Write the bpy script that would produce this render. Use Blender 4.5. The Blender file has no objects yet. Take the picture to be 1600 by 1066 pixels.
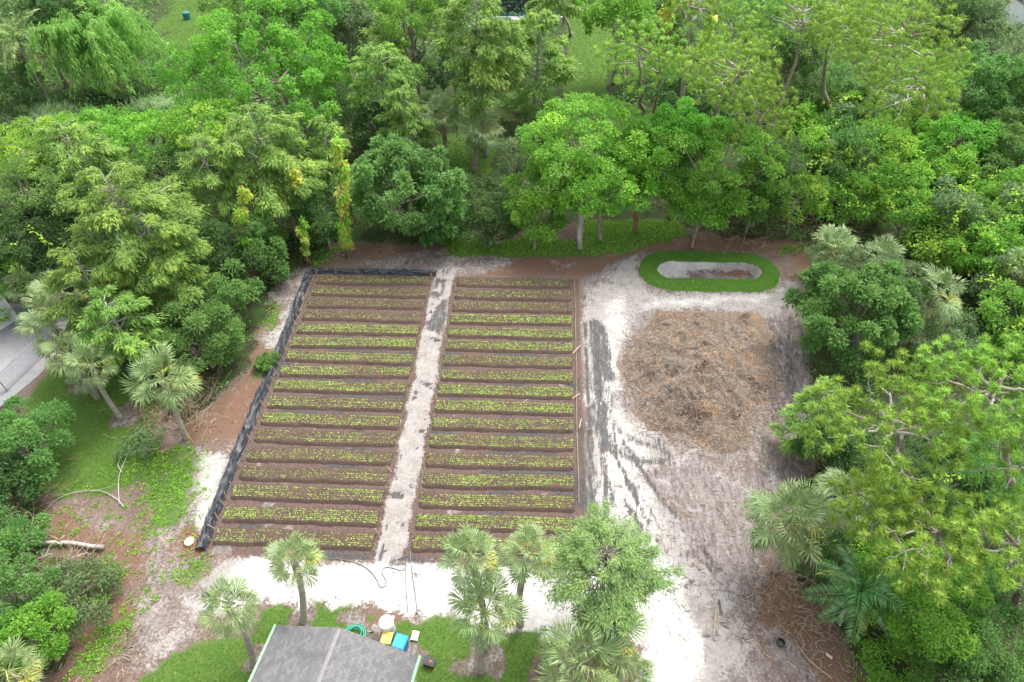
import bpy, math, random
import numpy as np
from mathutils import Matrix, Vector, Euler

random.seed(7)
SC = bpy.context.scene
COL = SC.collection

# ------------------------------------------------------------------ camera
YAW, PITCH, ROLL, FPX, CAMH = 0.0731, 0.7830, -0.0288, 1067.0, 32.0
_F = np.array([-math.sin(YAW)*math.cos(PITCH), math.cos(YAW)*math.cos(PITCH), -math.sin(PITCH)])
_R0 = np.array([math.cos(YAW), math.sin(YAW), 0.0]); _U0 = np.cross(_R0, _F)
_R = _R0*math.cos(ROLL) + _U0*math.sin(ROLL); _U = -_R0*math.sin(ROLL) + _U0*math.cos(ROLL)
CAMP = np.array([0.0, 0.0, CAMH])
cd = bpy.data.cameras.new('drone_camera'); cd.lens = 24; cd.sensor_width = 36; cd.sensor_fit = 'HORIZONTAL'
cd.clip_start = 0.5; cd.clip_end = 13000
cam = bpy.data.objects.new('drone_camera', cd); COL.objects.link(cam)
M = Matrix.Identity(4)
for i in range(3):
    M[i][0] = _R[i]; M[i][1] = _U[i]; M[i][2] = -_F[i]; M[i][3] = CAMP[i]
cam.matrix_world = M
SC.camera = cam

# ------------------------------------------------------------------ light (bright overcast)
SUN_EL, SUN_AZ = math.radians(62), math.radians(35)      # azimuth measured from +Y towards +X
w = bpy.data.worlds.new('World'); SC.world = w; w.use_nodes = True
nt = w.node_tree; nt.nodes.clear()
sky = nt.nodes.new('ShaderNodeTexSky'); sky.sky_type = 'NISHITA'; sky.sun_disc = False
sky.sun_elevation = SUN_EL; sky.sun_rotation = SUN_AZ; sky.dust_density = 4.0; sky.air_density = 1.0
hs = nt.nodes.new('ShaderNodeHueSaturation'); hs.inputs['Saturation'].default_value = 0.3
bg = nt.nodes.new('ShaderNodeBackground'); bg.inputs['Strength'].default_value = 0.15
wo = nt.nodes.new('ShaderNodeOutputWorld')
nt.links.new(sky.outputs[0], hs.inputs['Color']); nt.links.new(hs.outputs[0], bg.inputs[0]); nt.links.new(bg.outputs[0], wo.inputs[0])
sd = bpy.data.lights.new('sun', 'SUN'); sd.energy = 1.2; sd.angle = math.radians(30); sd.color = (1.0, 0.96, 0.9)
sun = bpy.data.objects.new('sun', sd); COL.objects.link(sun)
sdir = Vector((math.sin(SUN_AZ)*math.cos(SUN_EL), math.cos(SUN_AZ)*math.cos(SUN_EL), math.sin(SUN_EL)))
sun.rotation_euler = sdir.to_track_quat('Z', 'Y').to_euler(); sun.location = (30, 40, 80)
vs = SC.view_settings
vs.view_transform = 'Standard'; vs.look = 'None'; vs.gamma = 1.0; vs.use_curve_mapping = False
vs.exposure = 1.47
SC.cycles.max_bounces = 9; SC.cycles.diffuse_bounces = 8; SC.cycles.transmission_bounces = 4

# ------------------------------------------------------------------ survey helpers
def ray(px, py):
    return _F + _R*(px-800)/FPX - _U*(py-533)/FPX
def G(px, py, z=0.0):
    d = ray(px, py); return CAMP + d*((z-CAMH)/d[2])
def proj(p):
    d = np.asarray(p, float) - CAMP; z = d @ _F
    return 800 + FPX*(d @ _R)/z, 533 - FPX*(d @ _U)/z, z
def PG(pts):
    return np.array([G(*p)[:2] for p in pts])
def unit(v):
    return v/np.maximum(np.linalg.norm(v, axis=-1, keepdims=True), 1e-9)

def _hash(xi, yi, s):
    with np.errstate(over='ignore'):
        h = (xi.astype(np.int64)*374761393 + yi.astype(np.int64)*668265263 + s*974634777) & 0xffffffff
        h = ((h ^ (h >> 13))*1274126177) & 0xffffffff
        h = (h ^ (h >> 16)) & 0xffff
    return h/65535.0
def vn(x, y, s=0):
    x = np.asarray(x, float); y = np.asarray(y, float)
    xi = np.floor(x); yi = np.floor(y); fx = x-xi; fy = y-yi
    fx = fx*fx*(3-2*fx); fy = fy*fy*(3-2*fy)
    a = _hash(xi, yi, s); b = _hash(xi+1, yi, s); c = _hash(xi, yi+1, s); d = _hash(xi+1, yi+1, s)
    return (a*(1-fx)+b*fx)*(1-fy) + (c*(1-fx)+d*fx)*fy
def fbm(x, y, s=0, o=4):
    t = 0; a = 0.5; n = 0
    for k in range(o):
        t = t + a*vn(x*2**k, y*2**k, s+k*17); n += a; a *= 0.55
    return t/n
def sdf(x, y, poly):
    d = np.full(np.shape(x), 1e9); ins = np.zeros(np.shape(x), bool)
    n = len(poly)
    for i in range(n):
        ax, ay = poly[i]; bx, by = poly[(i+1) % n]
        ex, ey = bx-ax, by-ay
        t = np.clip(((x-ax)*ex+(y-ay)*ey)/(ex*ex+ey*ey+1e-12), 0, 1)
        d = np.minimum(d, (x-ax-t*ex)**2+(y-ay-t*ey)**2)
        c = ((ay > y) != (by > y)) & (x < (bx-ax)*(y-ay)/(by-ay+1e-12)+ax)
        ins ^= c
    d = np.sqrt(d); return np.where(ins, -d, d)
def dline(x, y, pts):
    d = np.full(np.shape(x), 1e9)
    for (ax, ay), (bx, by) in zip(pts[:-1], pts[1:]):
        ex, ey = bx-ax, by-ay
        t = np.clip(((x-ax)*ex+(y-ay)*ey)/(ex*ex+ey*ey+1e-12), 0, 1)
        d = np.minimum(d, (x-ax-t*ex)**2+(y-ay-t*ey)**2)
    return np.sqrt(d)
def sm(a, b, t):
    t = np.clip((t-a)/(b-a), 0, 1); return t*t*(3-2*t)
def catmull(P, n=8):
    P = np.asarray(P, float); Q = np.vstack([2*P[0]-P[1], P, 2*P[-1]-P[-2]]); out = []
    for i in range(1, len(Q)-2):
        for t in np.linspace(0, 1, n, endpoint=False):
            a, b, c, d = Q[i-1:i+3]
            out.append(0.5*((2*b)+(-a+c)*t+(2*a-5*b+4*c-d)*t*t+(-a+3*b-3*c+d)*t**3))
    out.append(P[-1]); return np.array(out)

# ------------------------------------------------------------------ field layout (metres; rows run along X)
LX0, LX1, RX0, RX1 = -17.1, -8.62, -6.75, 1.70
BY0, BP, NB = 38.42, 1.298, 17
OVC, OVHX, OVR, INR = (11.7, 39.75), 2.75, 2.25, 1.02        # turf ring: capsule
PILE = (9.7, 29.3)

def oval_d(x, y):
    dx = np.abs(x-OVC[0]); return np.hypot(np.maximum(dx-OVHX, 0), y-OVC[1])
def hgt(x, y):
    x = np.asarray(x, float); y = np.asarray(y, float)
    z = (fbm(x*0.35, y*0.35, 3)-0.5)*0.16 + (fbm(x*1.6, y*1.6, 9)-0.5)*0.07
    inb = sm(0.8, -0.2, np.maximum(np.maximum(LX0-1.2-x, x-RX1-0.4), np.maximum(y-BY0-0.3, BY0-NB*BP-0.2-y)))
    z = z*(1-inb) + inb*(-0.02+(fbm(x*2.5, y*2.5, 5)-0.5)*0.06)
    lot = sm(0.6, -0.4, sdf(x, y, LOT)); z = z*(1-lot)
    yard = sm(6, 3, np.hypot(x+7.5, y-9.5)); z = z*(1-0.7*yard)
    d = oval_d(x, y)
    z = z + 0.22*sm(2.5, 1.9, d)*sm(0.5, 1.15, d) - 0.62*sm(1.15, 0.25, d)
    far = sm(60, 140, np.hypot(x, y-30)); z = z + far*(fbm(x*0.02, y*0.02, 31)-0.5)*1.5
    return z
LOT = PG([(-260, 470), (0, 470), (60, 476), (112, 498), (104, 540), (64, 588), (30, 616), (0, 640), (-260, 700)])
def gz(x, y):
    return float(hgt(np.array([x]), np.array([y]))[0])
def GP(px, py, dz=0.0):
    p = G(px, py); p[2] = gz(p[0], p[1])+dz; return p

# ------------------------------------------------------------------ mesh builder
class MB:
    def __init__(s): s.V = []; s.F = {}; s.A = {}; s.n = 0
    def add(s, V, F, **attrs):
        V = np.asarray(V, float).reshape(-1, 3)
        if not isinstance(F, (list, tuple)): F = [F]
        for f in F:
            f = np.asarray(f, int)
            if f.size: s.F.setdefault(f.shape[1], []).append(f+s.n)
        for k in set(list(attrs)+list(s.A)):
            a = attrs.get(k, 0.5)
            a = np.broadcast_to(np.asarray(a, float), (len(V),))
            s.A.setdefault(k, [np.full(s.n, 0.5)] if s.n else []).append(a)
        s.V.append(V); s.n += len(V)
    def mesh(s, name, mat, smooth=False):
        V = np.concatenate(s.V); me = bpy.data.meshes.new(name)
        me.vertices.add(len(V)); me.vertices.foreach_set('co', V.astype(np.float32).ravel())
        loops = []; start = []; o = 0
        for k, fl in s.F.items():
            f = np.concatenate(fl); loops.append(f.ravel()); start.append(o+np.arange(len(f))*k); o += f.size
        loops = np.concatenate(loops).astype(np.int32); start = np.concatenate(start).astype(np.int32)
        me.loops.add(len(loops)); me.loops.foreach_set('vertex_index', loops)
        me.polygons.add(len(start)); me.polygons.foreach_set('loop_start', start)
        me.polygons.foreach_set('use_smooth', np.full(len(start), smooth, bool))
        for k, a in s.A.items():
            at = me.attributes.new(k, 'FLOAT', 'POINT'); at.data.foreach_set('value', np.concatenate(a).astype(np.float32))
        me.update(calc_edges=True)
        if mat: me.materials.append(mat)
        return me
    def obj(s, name, mat, parent=None, smooth=False, loc=None):
        return mkobj(name, s.mesh(name, mat, smooth), parent, loc)
def mkobj(name, me, parent=None, loc=None):
    o = bpy.data.objects.new(name, me); COL.objects.link(o)
    if parent is not None: o.parent = parent
    if loc is not None: o.location = loc
    return o
def tag(o, label=None, cat=None, group=None, kind=None):
    if label: o['label'] = label
    if cat: o['category'] = cat
    if group: o['group'] = group
    if kind: o['kind'] = kind
    return o
def empty(name, loc, label, cat, group=None):
    o = bpy.data.objects.new(name, None); COL.objects.link(o); o.location = tuple(loc); o.empty_display_size = 0.3
    return tag(o, label, cat, group)
def tube(mb, pts, rad, n=5, cap=True, **at):
    pts = np.asarray(pts, float); m = len(pts); rad = np.broadcast_to(np.asarray(rad, float), (m,))
    T = np.gradient(pts, axis=0); T = unit(T)
    ref = np.where(np.abs(T[:, 2:3]) > 0.9, np.array([[1.0, 0, 0]]), np.array([[0, 0, 1.0]]))
    A = unit(np.cross(T, ref)); B = np.cross(T, A)
    th = np.arange(n)*2*np.pi/n
    V = pts[:, None]+rad[:, None, None]*(A[:, None]*np.cos(th)[None, :, None]+B[:, None]*np.sin(th)[None, :, None])
    i = np.arange(m-1)[:, None]*n; j = np.arange(n)[None]; k = (j+1) % n
    F = np.stack([i+j, i+k, i+n+k, i+n+j], -1).reshape(-1, 4)
    fs = [F]
    if cap: fs.append(np.array([list(range(n))[::-1], list(range((m-1)*n, m*n))]))
    mb.add(V.reshape(-1, 3), fs, **at)
def leaves(mb, P, D, N, L, W, droop=0.0, tri=False, **at):
    n = len(P); L = np.broadcast_to(L, (n,))[:, None]; W = np.broadcast_to(W, (n,))[:, None]
    D = unit(D); S = unit(np.cross(N, D)); N2 = np.cross(D, S)
    mid = P+D*L*0.48+N2*L*0.06
    tip = P+D*L; tip = tip-np.array([0, 0, 1.0])*L*np.broadcast_to(droop, (n,))[:, None]
    if tri:
        V = np.stack([P-S*W*0.5, P+S*W*0.5, tip], 1).reshape(-1, 3); mb.add(V, np.arange(3*n).reshape(-1, 3), **{k: np.repeat(np.broadcast_to(v, (n,)), 3) for k, v in at.items()}); return
    V = np.stack([P, mid+S*W*0.5, tip, mid-S*W*0.5], 1).reshape(-1, 3)
    F = np.arange(4*n).reshape(-1, 4)
    mb.add(V, F, **{k: np.repeat(np.broadcast_to(v, (n,)), 4) for k, v in at.items()})
def box(mb, c, s, R=None, **at):
    v = np.array([[x, y, z] for x in (-.5, .5) for y in (-.5, .5) for z in (-.5, .5)])*np.array(s)
    if R is not None: v = v @ np.array(R).T
    mb.add(v+np.array(c), np.array([[0, 1, 3, 2], [4, 6, 7, 5], [0, 4, 5, 1], [2, 3, 7, 6], [0, 2, 6, 4], [1, 5, 7, 3]]), **at)
def rotz(a):
    c, s = math.cos(a), math.sin(a); return np.array([[c, -s, 0], [s, c, 0], [0, 0, 1.0]])
def lathe(mb, prof, n=20, c=(0, 0, 0), close=True, sx=1, sy=1):
    th = np.arange(n)*2*np.pi/n
    V = np.array([[[r*math.cos(t)*sx+c[0], r*math.sin(t)*sy+c[1], z+c[2]] for t in th] for r, z in prof])
    m = len(prof); i = np.arange(m-1)[:, None]*n; j = np.arange(n)[None]; k = (j+1) % n
    fs = [np.stack([i+j, i+k, i+n+k, i+n+j], -1).reshape(-1, 4)]
    if close: fs.append(np.array([list(range(n))[::-1], list(range((m-1)*n, m*n))]))
    mb.add(V.reshape(-1, 3), fs)

# ------------------------------------------------------------------ materials
class NT:
    def __init__(s, name):
        s.m = bpy.data.materials.new(name); s.m.use_nodes = True; s.t = s.m.node_tree; s.t.nodes.clear()
        s.out = s.t.nodes.new('ShaderNodeOutputMaterial')
    def n(s, typ, **kw):
        nd = s.t.nodes.new('ShaderNode'+typ)
        for k, v in kw.items():
            if k.startswith('i_'):
                key = k[2:]; key = int(key) if key.isdigit() else key.replace('_', ' '); sock = nd.inputs[key]
                if hasattr(v, 'links') or isinstance(v, bpy.types.NodeSocket): s.t.links.new(v, sock)
                else: sock.default_value = v
            else: setattr(nd, k, v)
        return nd
    def noise(s, scale, detail=4, rough=0.6, vec=None, dist=0.0):
        nd = s.n('TexNoise', i_Scale=scale, i_Detail=detail, i_Roughness=rough, i_Distortion=dist)
        if vec is not None: s.t.links.new(vec, nd.inputs['Vector'])
        return nd.outputs['Fac']
    def ramp(s, fac, a, b, lo=0.0, hi=1.0):
        nd = s.n('MapRange', i_0=fac, i_1=a, i_2=b, i_3=lo, i_4=hi); nd.interpolation_type = 'SMOOTHSTEP'; return nd.outputs[0]
    def mix(s, fac, a, b):
        nd = s.n('Mix', data_type='RGBA')
        for sock, v in ((nd.inputs[0], fac), (nd.inputs[6], a), (nd.inputs[7], b)):
            if isinstance(v, bpy.types.NodeSocket): s.t.links.new(v, sock)
            elif isinstance(v, (int, float)): sock.default_value = v
            else: sock.default_value = (*v, 1.0)
        return nd.outputs[2]
    def math(s, op, a, b=0.0):
        nd = s.n('Math', operation=op, i_0=a, i_1=b); return nd.outputs[0]
    def attr(s, name):
        nd = s.n('Attribute'); nd.attribute_name = name; return nd.outputs['Fac']
    def pos(s): return s.n('NewGeometry').outputs['Position']
    def obj(s): return s.n('TexCoord').outputs['Object']
    def bump(s, h, st=0.5, dist=0.03):
        return s.n('Bump', i_Strength=st, i_Distance=dist, i_Height=h).outputs[0]
    def pbr(s, col, rough=0.8, spec=0.3, normal=None, metal=0.0):
        b = s.n('BsdfPrincipled', i_Roughness=rough, i_Metallic=metal)
        b.inputs['Specular IOR Level'].default_value = spec
        if isinstance(col, bpy.types.NodeSocket): s.t.links.new(col, b.inputs['Base Color'])
        else: b.inputs['Base Color'].default_value = (*col, 1)
        if normal is not None: s.t.links.new(normal, b.inputs['Normal'])
        return b.outputs[0]
    def done(s, sh):
        s.t.links.new(sh, s.out.inputs[0]); return s.m

SATU = {'leaf_gold': 1.0, 'frond_dead': 0.9, 'needle_pine': 1.0, 'leaf_feather': 0.82, 'leaf_seedling': 0.9, 'leaf_cypress': 1.1}
FOL = {'leaf_gold': 1.2, 'leaf_seedling': 1.0, 'leaf_feather': 1.0, 'needle_pine': 1.15, 'frond_dead': 1.0, 'grass_blades': 1.0, 'turf_blades': 1.0, 'leaf_weed': 1.25, 'leaf_dark': 1.15}  # leaf_dark kept low so its colour paints shade behind the near pine tufts
def leafmat(name, dark, light, young=None, trans=0.5, spec=0.22, rough=0.55, young_amt=0.25):
    t = NT(name); g_ = FOL.get(name, 1.38); dark, light = tuple(x*g_ for x in dark), tuple(x*g_ for x in light); young = tuple(x*g_ for x in young) if young else None
    isl = t.n('NewGeometry').outputs['Random Per Island']
    cl = t.attr('clump')
    nz = t.noise(0.5, 2, 0.6, t.pos())
    iw = 0.22 if 'needle' in name else 0.45
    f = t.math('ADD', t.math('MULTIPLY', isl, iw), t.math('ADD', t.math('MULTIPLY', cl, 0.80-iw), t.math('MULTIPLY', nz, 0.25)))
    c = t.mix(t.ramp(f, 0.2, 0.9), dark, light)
    if young is not None:
        yf = t.ramp(t.math('ADD', t.math('MULTIPLY', cl, 0.8), t.math('MULTIPLY', isl, 0.2)), 0.95-young_amt, 1.0)
        c = t.mix(yf, c, young)
    oi = t.n('ObjectInfo').outputs['Random']
    hv = t.n('HueSaturation', i_Color=c, i_Hue=t.ramp(oi, 0, 1, 0.480, 0.502), i_Saturation=SATU.get(name, 0.96), i_Value=t.ramp(oi, 0, 1, 1.18, 1.46))
    b = t.pbr(hv.outputs[0], rough, spec)
    tr = t.n('BsdfTranslucent', i_Color=hv.outputs[0]).outputs[0]
    ms = t.n('MixShader', i_0=trans, i_1=b, i_2=tr).outputs[0]
    return t.done(ms)
def plain(name, a, b, scale=6, rough=0.8, spec=0.3, bump=0.0, metal=0.0, stretch=None):
    t = NT(name); v = t.obj()
    if stretch: v = t.n('Mapping', i_Vector=v, i_Scale=stretch).outputs[0]
    n1 = t.noise(scale, 5, 0.65, v); n2 = t.noise(scale*0.17, 2, 0.5, v)
    f = t.ramp(t.math('ADD', t.math('MULTIPLY', n1, 0.6), t.math('MULTIPLY', n2, 0.4)), 0.33, 0.67)
    nm = t.bump(n1, bump, 0.02) if bump else None
    return t.done(t.pbr(t.mix(f, a, b), rough, spec, nm, metal))

MAT = {}
MAT['bright'] = leafmat('leaf_bright', (0.055, 0.17, 0.016), (0.12, 0.30, 0.03), (0.20, 0.38, 0.05))
MAT['mid'] = leafmat('leaf_mid', (0.052, 0.125, 0.028), (0.105, 0.22, 0.05), (0.17, 0.30, 0.06))
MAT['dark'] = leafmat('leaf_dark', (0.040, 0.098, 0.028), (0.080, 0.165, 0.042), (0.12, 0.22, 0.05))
MAT['yellowgreen'] = leafmat('leaf_yellowgreen', (0.075, 0.19, 0.020), (0.16, 0.33, 0.032), (0.30, 0.44, 0.045), young_amt=0.35)
MAT['greygreen'] = leafmat('leaf_greygreen', (0.065, 0.115, 0.048), (0.13, 0.20, 0.08), (0.20, 0.27, 0.10))
MAT['cypress'] = leafmat('leaf_cypress', (0.09, 0.165, 0.05), (0.20, 0.30, 0.09), (0.29, 0.38, 0.11))
MAT['mango'] = leafmat('leaf_mango', (0.045, 0.14, 0.03), (0.11, 0.26, 0.055), (0.22, 0.34, 0.05), spec=0.5, rough=0.4, young_amt=0.15)
MAT['pine'] = leafmat('needle_pine', (0.125, 0.235, 0.035), (0.245, 0.39, 0.068), (0.36, 0.50, 0.10), trans=0.3)
MAT['bamboo'] = leafmat('leaf_bamboo', (0.075, 0.19, 0.03), (0.16, 0.31, 0.055), (0.26, 0.36, 0.08))
MAT['vine'] = leafmat('leaf_vine', (0.06, 0.16, 0.02), (0.14, 0.29, 0.03), (0.26, 0.40, 0.04), young_amt=0.35)
MAT['gold'] = leafmat('leaf_gold', (0.27, 0.34, 0.05), (0.47, 0.51, 0.11), (0.58, 0.60, 0.22))
MAT['feather'] = leafmat('leaf_feather', (0.12, 0.25, 0.05), (0.24, 0.42, 0.09), (0.32, 0.48, 0.10))
MAT['sabal'] = leafmat('frond_sabal', (0.070, 0.120, 0.042), (0.17, 0.235, 0.085), trans=0.25, spec=0.4, rough=0.45)
MAT['palmdark'] = leafmat('frond_feather', (0.03, 0.10, 0.03), (0.08, 0.19, 0.05), trans=0.25, spec=0.45, rough=0.4)
MAT['coconut'] = leafmat('frond_coconut', (0.10, 0.18, 0.05), (0.22, 0.30, 0.10), trans=0.25, spec=0.45, rough=0.4)
MAT['yfrond'] = leafmat('frond_yellow', (0.30, 0.30, 0.05), (0.50, 0.46, 0.10))
MAT['dfrond'] = leafmat('frond_dead', (0.17, 0.10, 0.045), (0.42, 0.31, 0.16), trans=0.15)
MAT['reed'] = leafmat('leaf_reed', (0.13, 0.22, 0.09), (0.28, 0.38, 0.20))
MAT['grass'] = leafmat('grass_blades', (0.065, 0.145, 0.026), (0.14, 0.245, 0.05), trans=0.3)
MAT['turf'] = leafmat('turf_blades', (0.055, 0.155, 0.022), (0.115, 0.25, 0.04), trans=0.3)
MAT['weed'] = leafmat('leaf_weed', (0.10, 0.25, 0.02), (0.20, 0.42, 0.04))
MAT['seedling'] = leafmat('leaf_seedling', (0.16, 0.26, 0.035), (0.31, 0.41, 0.07), (0.42, 0.48, 0.12), trans=0.35)
MAT['bark'] = plain('bark_grey', (0.17, 0.14, 0.11), (0.36, 0.32, 0.27), 5, 0.9, 0.2, 0.6, stretch=(3, 3, 0.6))
MAT['barkpale'] = plain('bark_pale', (0.28, 0.25, 0.22), (0.52, 0.49, 0.44), 6, 0.9, 0.2, 0.5, stretch=(3, 3, 0.6))
MAT['barkpine'] = plain('bark_pine', (0.20, 0.14, 0.11), (0.42, 0.35, 0.30), 7, 0.9, 0.2, 0.7, stretch=(2, 2, 0.8))
MAT['barkred'] = plain('bark_reddish', (0.18, 0.09, 0.05), (0.33, 0.20, 0.12), 7, 0.9, 0.2, 0.6)
MAT['barkpalm'] = plain('palm_trunk', (0.22, 0.18, 0.14), (0.46, 0.41, 0.35), 3, 0.95, 0.15, 0.7, stretch=(1, 1, 6))
MAT['culm'] = plain('bamboo_culm', (0.30, 0.32, 0.14), (0.50, 0.48, 0.28), 4)
MAT['stick'] = plain('stick_wood', (0.20, 0.13, 0.085), (0.46, 0.36, 0.26), 0.7, 0.9, 0.2)
MAT['paleStick'] = plain('stick_pale', (0.42, 0.33, 0.24), (0.66, 0.57, 0.45), 1.2, 0.9, 0.2)
MAT['stake'] = plain('stake_wood', (0.34, 0.25, 0.16), (0.52, 0.41, 0.29), 3, 0.85)

def soil_mat():
    t = NT('bed_soil'); p = t.pos()
    n1 = t.noise(9, 6, 0.7, p); n2 = t.noise(0.7, 3, 0.6, p); sp = t.noise(38, 2, 0.7, p)
    c = t.mix(t.ramp(n1, 0.3, 0.7), (0.062, 0.042, 0.033), (0.125, 0.087, 0.070))
    c = t.mix(t.ramp(n2, 0.35, 0.75, 0, 0.55), c, (0.125, 0.080, 0.062))
    c = t.mix(t.ramp(sp, 0.70, 0.76, 0, 0.6), c, (0.40, 0.33, 0.27))
    return t.done(t.pbr(c, 0.95, 0.15, t.bump(t.math('ADD', n1, sp), 0.8, 0.04)))
MAT['soil'] = soil_mat()

def ground_mat():
    t = NT('ground_earth'); p = t.pos()
    fine = t.noise(7, 6, 0.7, p); med = t.noise(1.3, 5, 0.65, p); big = t.noise(0.25, 3, 0.6, p); grit = t.noise(26, 3, 0.7, p)
    def layer(base, mask, col, amp=0.5, w=0.10, top=1.0, src=None):
        nz = t.math('ADD', t.math('MULTIPLY', fine, 0.55), t.math('MULTIPLY', med, 0.45)) if src is None else src
        f = t.math('ADD', t.attr(mask), t.math('MULTIPLY', t.math('SUBTRACT', nz, 0.5), amp*2.2))
        return t.mix(t.ramp(f, 0.5-w, 0.5+w, 0, top), base, col)
    forest = t.mix(t.ramp(fine, 0.3, 0.7), (0.025, 0.022, 0.014), (0.075, 0.060, 0.038))
    forest = t.mix(t.ramp(med, 0.40, 0.56, 0, 0.85), forest, (0.042, 0.085, 0.022))
    soil = t.mix(t.ramp(fine, 0.3, 0.7), (0.085, 0.058, 0.045), (0.19, 0.135, 0.105))
    soil = t.mix(t.ramp(big, 0.4, 0.7, 0, 0.5), soil, (0.23, 0.19, 0.165))
    c = layer(forest, 'clear', soil, 0.9, 0.14)
    dk = t.mix(t.ramp(fine, 0.3, 0.7), (0.075, 0.051, 0.043), (0.15, 0.107, 0.090))
    c = layer(c, 'field', dk, 0.25, 0.1)
    mul = t.mix(t.ramp(grit, 0.35, 0.68), (0.085, 0.045, 0.030), (0.25, 0.145, 0.095))
    mul = t.mix(t.ramp(med, 0.35, 0.65, 0, 0.6), mul, (0.16, 0.11, 0.083))
    c = layer(c, 'mulch', mul, 1.0, 0.18, 0.95)
    st2 = t.noise(2.2, 5, 0.7, t.n('Mapping', i_Vector=p, i_Scale=(2.2, 0.45, 1), i_Rotation=(0, 0, 0.35)).outputs[0], 0.6)
    gs = t.mix(t.ramp(t.math('ADD', t.math('MULTIPLY', fine, 0.5), t.math('MULTIPLY', st2, 0.5)), 0.36, 0.64), (0.105, 0.086, 0.080), (0.28, 0.248, 0.235))
    gs = t.mix(t.ramp(t.noise(0.55, 5, 0.7, p, 0.8), 0.52, 0.64, 0, 0.75), gs, (0.13, 0.092, 0.073)); gs = t.mix(t.ramp(t.noise(0.8, 5, 0.7, t.n('Mapping', i_Vector=p, i_Location=(11, 5, 0)).outputs[0], 0.8), 0.55, 0.66, 0, 0.7), gs, (0.36, 0.335, 0.315)); gs = t.mix(t.ramp(t.noise(4.5, 4, 0.7, p, 0.5), 0.60, 0.68, 0, 0.6), gs, (0.07, 0.058, 0.05))
    c = layer(c, 'grey', gs, 1.0, 0.2, 0.95)
    ws = t.mix(t.ramp(t.math('ADD', t.math('MULTIPLY', med, 0.5), t.math('MULTIPLY', fine, 0.5)), 0.3, 0.62), (0.18, 0.158, 0.14), (0.325, 0.305, 0.285))
    ws = t.mix(t.ramp(t.math('ADD', t.attr('white'), t.math('MULTIPLY', t.math('SUBTRACT', fine, 0.5), 0.8)), 0.3, 0.7, 0, 1), ws, t.mix(t.ramp(med, 0.35, 0.65), (0.40, 0.385, 0.36), (0.51, 0.50, 0.475)))
    dash = t.noise(1.7, 4, 0.75, t.n('Mapping', i_Vector=p, i_Scale=(3.0, 1.1, 1), i_Rotation=(0, 0, -0.5)).outputs[0], 0.8)
    ws = t.mix(t.ramp(dash, 0.62, 0.70, 0, 0.75), ws, (0.12, 0.105, 0.095))
    ws = t.mix(t.ramp(dash, 0.32, 0.44, 0.45, 0), ws, (0.26, 0.215, 0.185))
    ws = t.mix(t.ramp(grit, 0.63, 0.69, 0, 0.55), ws, (0.16, 0.13, 0.11))
    c = layer(c, 'sand', ws, 1.05, 0.16)
    mk = t.mix(t.ramp(fine, 0.35, 0.7), (0.045, 0.045, 0.045), (0.105, 0.10, 0.097))
    c = layer(c, 'muck', mk, 1.25, 0.14, 0.93, t.math('ADD', t.math('MULTIPLY', fine, 0.5), t.math('MULTIPLY', t.noise(2.6, 5, 0.7, t.n('Mapping', i_Vector=p, i_Scale=(2.6, 0.35, 1)).outputs[0], 0.4), 0.5)))
    gr = t.mix(t.ramp(fine, 0.3, 0.7), (0.040, 0.095, 0.016), (0.095, 0.170, 0.030))
    gr = t.mix(t.ramp(med, 0.50, 0.72, 0, 0.5), gr, (0.13, 0.17, 0.04)); gr = t.mix(t.ramp(t.noise(3.1, 4, 0.7, p), 0.66, 0.72, 0, 0.7), gr, (0.30, 0.27, 0.23))
    c = layer(c, 'grass', gr, 0.8, 0.12, 0.97)
    tf = t.mix(t.ramp(fine, 0.3, 0.7), (0.040, 0.115, 0.014), (0.085, 0.175, 0.024))
    c = layer(c, 'turf', tf, 0.12, 0.06)
    h = t.math('ADD', t.math('MULTIPLY', fine, 0.6), t.math('MULTIPLY', grit, 0.3))
    return t.done(t.pbr(c, 0.95, 0.12, t.bump(h, 0.55, 0.07)))
MAT['ground'] = ground_mat()

# ------------------------------------------------------------------ ground sheet
def axis(a, b, st, lo, hi):
    core = list(np.arange(a, b+1e-6, st)); s = st; x = core[-1]; out = []
    while x < hi: s *= 1.13; x += s; out.append(x)
    s = st; x = core[0]; inn = []
    while x > lo: s *= 1.13; x -= s; inn.append(x)
    return np.array(inn[::-1]+core+out)
gx = axis(-27, 22, 0.165, -3500, 3500); gy = axis(7, 46, 0.165, -800, 5000)
X, Y = np.meshgrid(gx, gy); X = X.ravel(); Y = Y.ravel()
nr = (np.abs(X) < 130) & (Y < 160) & (Y > -20)
WX = X+(fbm(X*0.55, Y*0.55, 41)-0.5)*1.5+(fbm(X*2.2, Y*2.2, 45)-0.5)*0.6
WY = Y+(fbm(X*0.55, Y*0.55, 43)-0.5)*1.5+(fbm(X*2.2, Y*2.2, 47)-0.5)*0.6
def pm(polys, soft=0.6, warp=True):
    m = np.zeros(len(X)); a, b = (WX[nr], WY[nr]) if warp else (X[nr], Y[nr]); v = np.zeros(nr.sum())
    for q in polys:
        amt = 1.0
        if isinstance(q, tuple): q, amt = q
        v = np.maximum(v, amt*np.clip(0.5-sdf(a, b, PG(q))/(2*soft), 0, 1))
    m[nr] = v; return m
def strip(lines, soft=0.12, gate=None):
    v = np.zeros(nr.sum()); a, b = X[nr]+(fbm(X[nr]*1.5, Y[nr]*1.5, 61)-0.5)*0.3, Y[nr]
    for pts, wd, amt in lines:
        sf = 0.13 if wd < 0.15 else soft; v = np.maximum(v, (min(1.15, amt*1.35) if wd < 0.15 else amt)*np.clip(0.5-(dline(a, b, catmull(PG(pts), 5))-wd)/(2*sf), 0, 1))
    m = np.zeros(len(X)); m[nr] = v; return m
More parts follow.
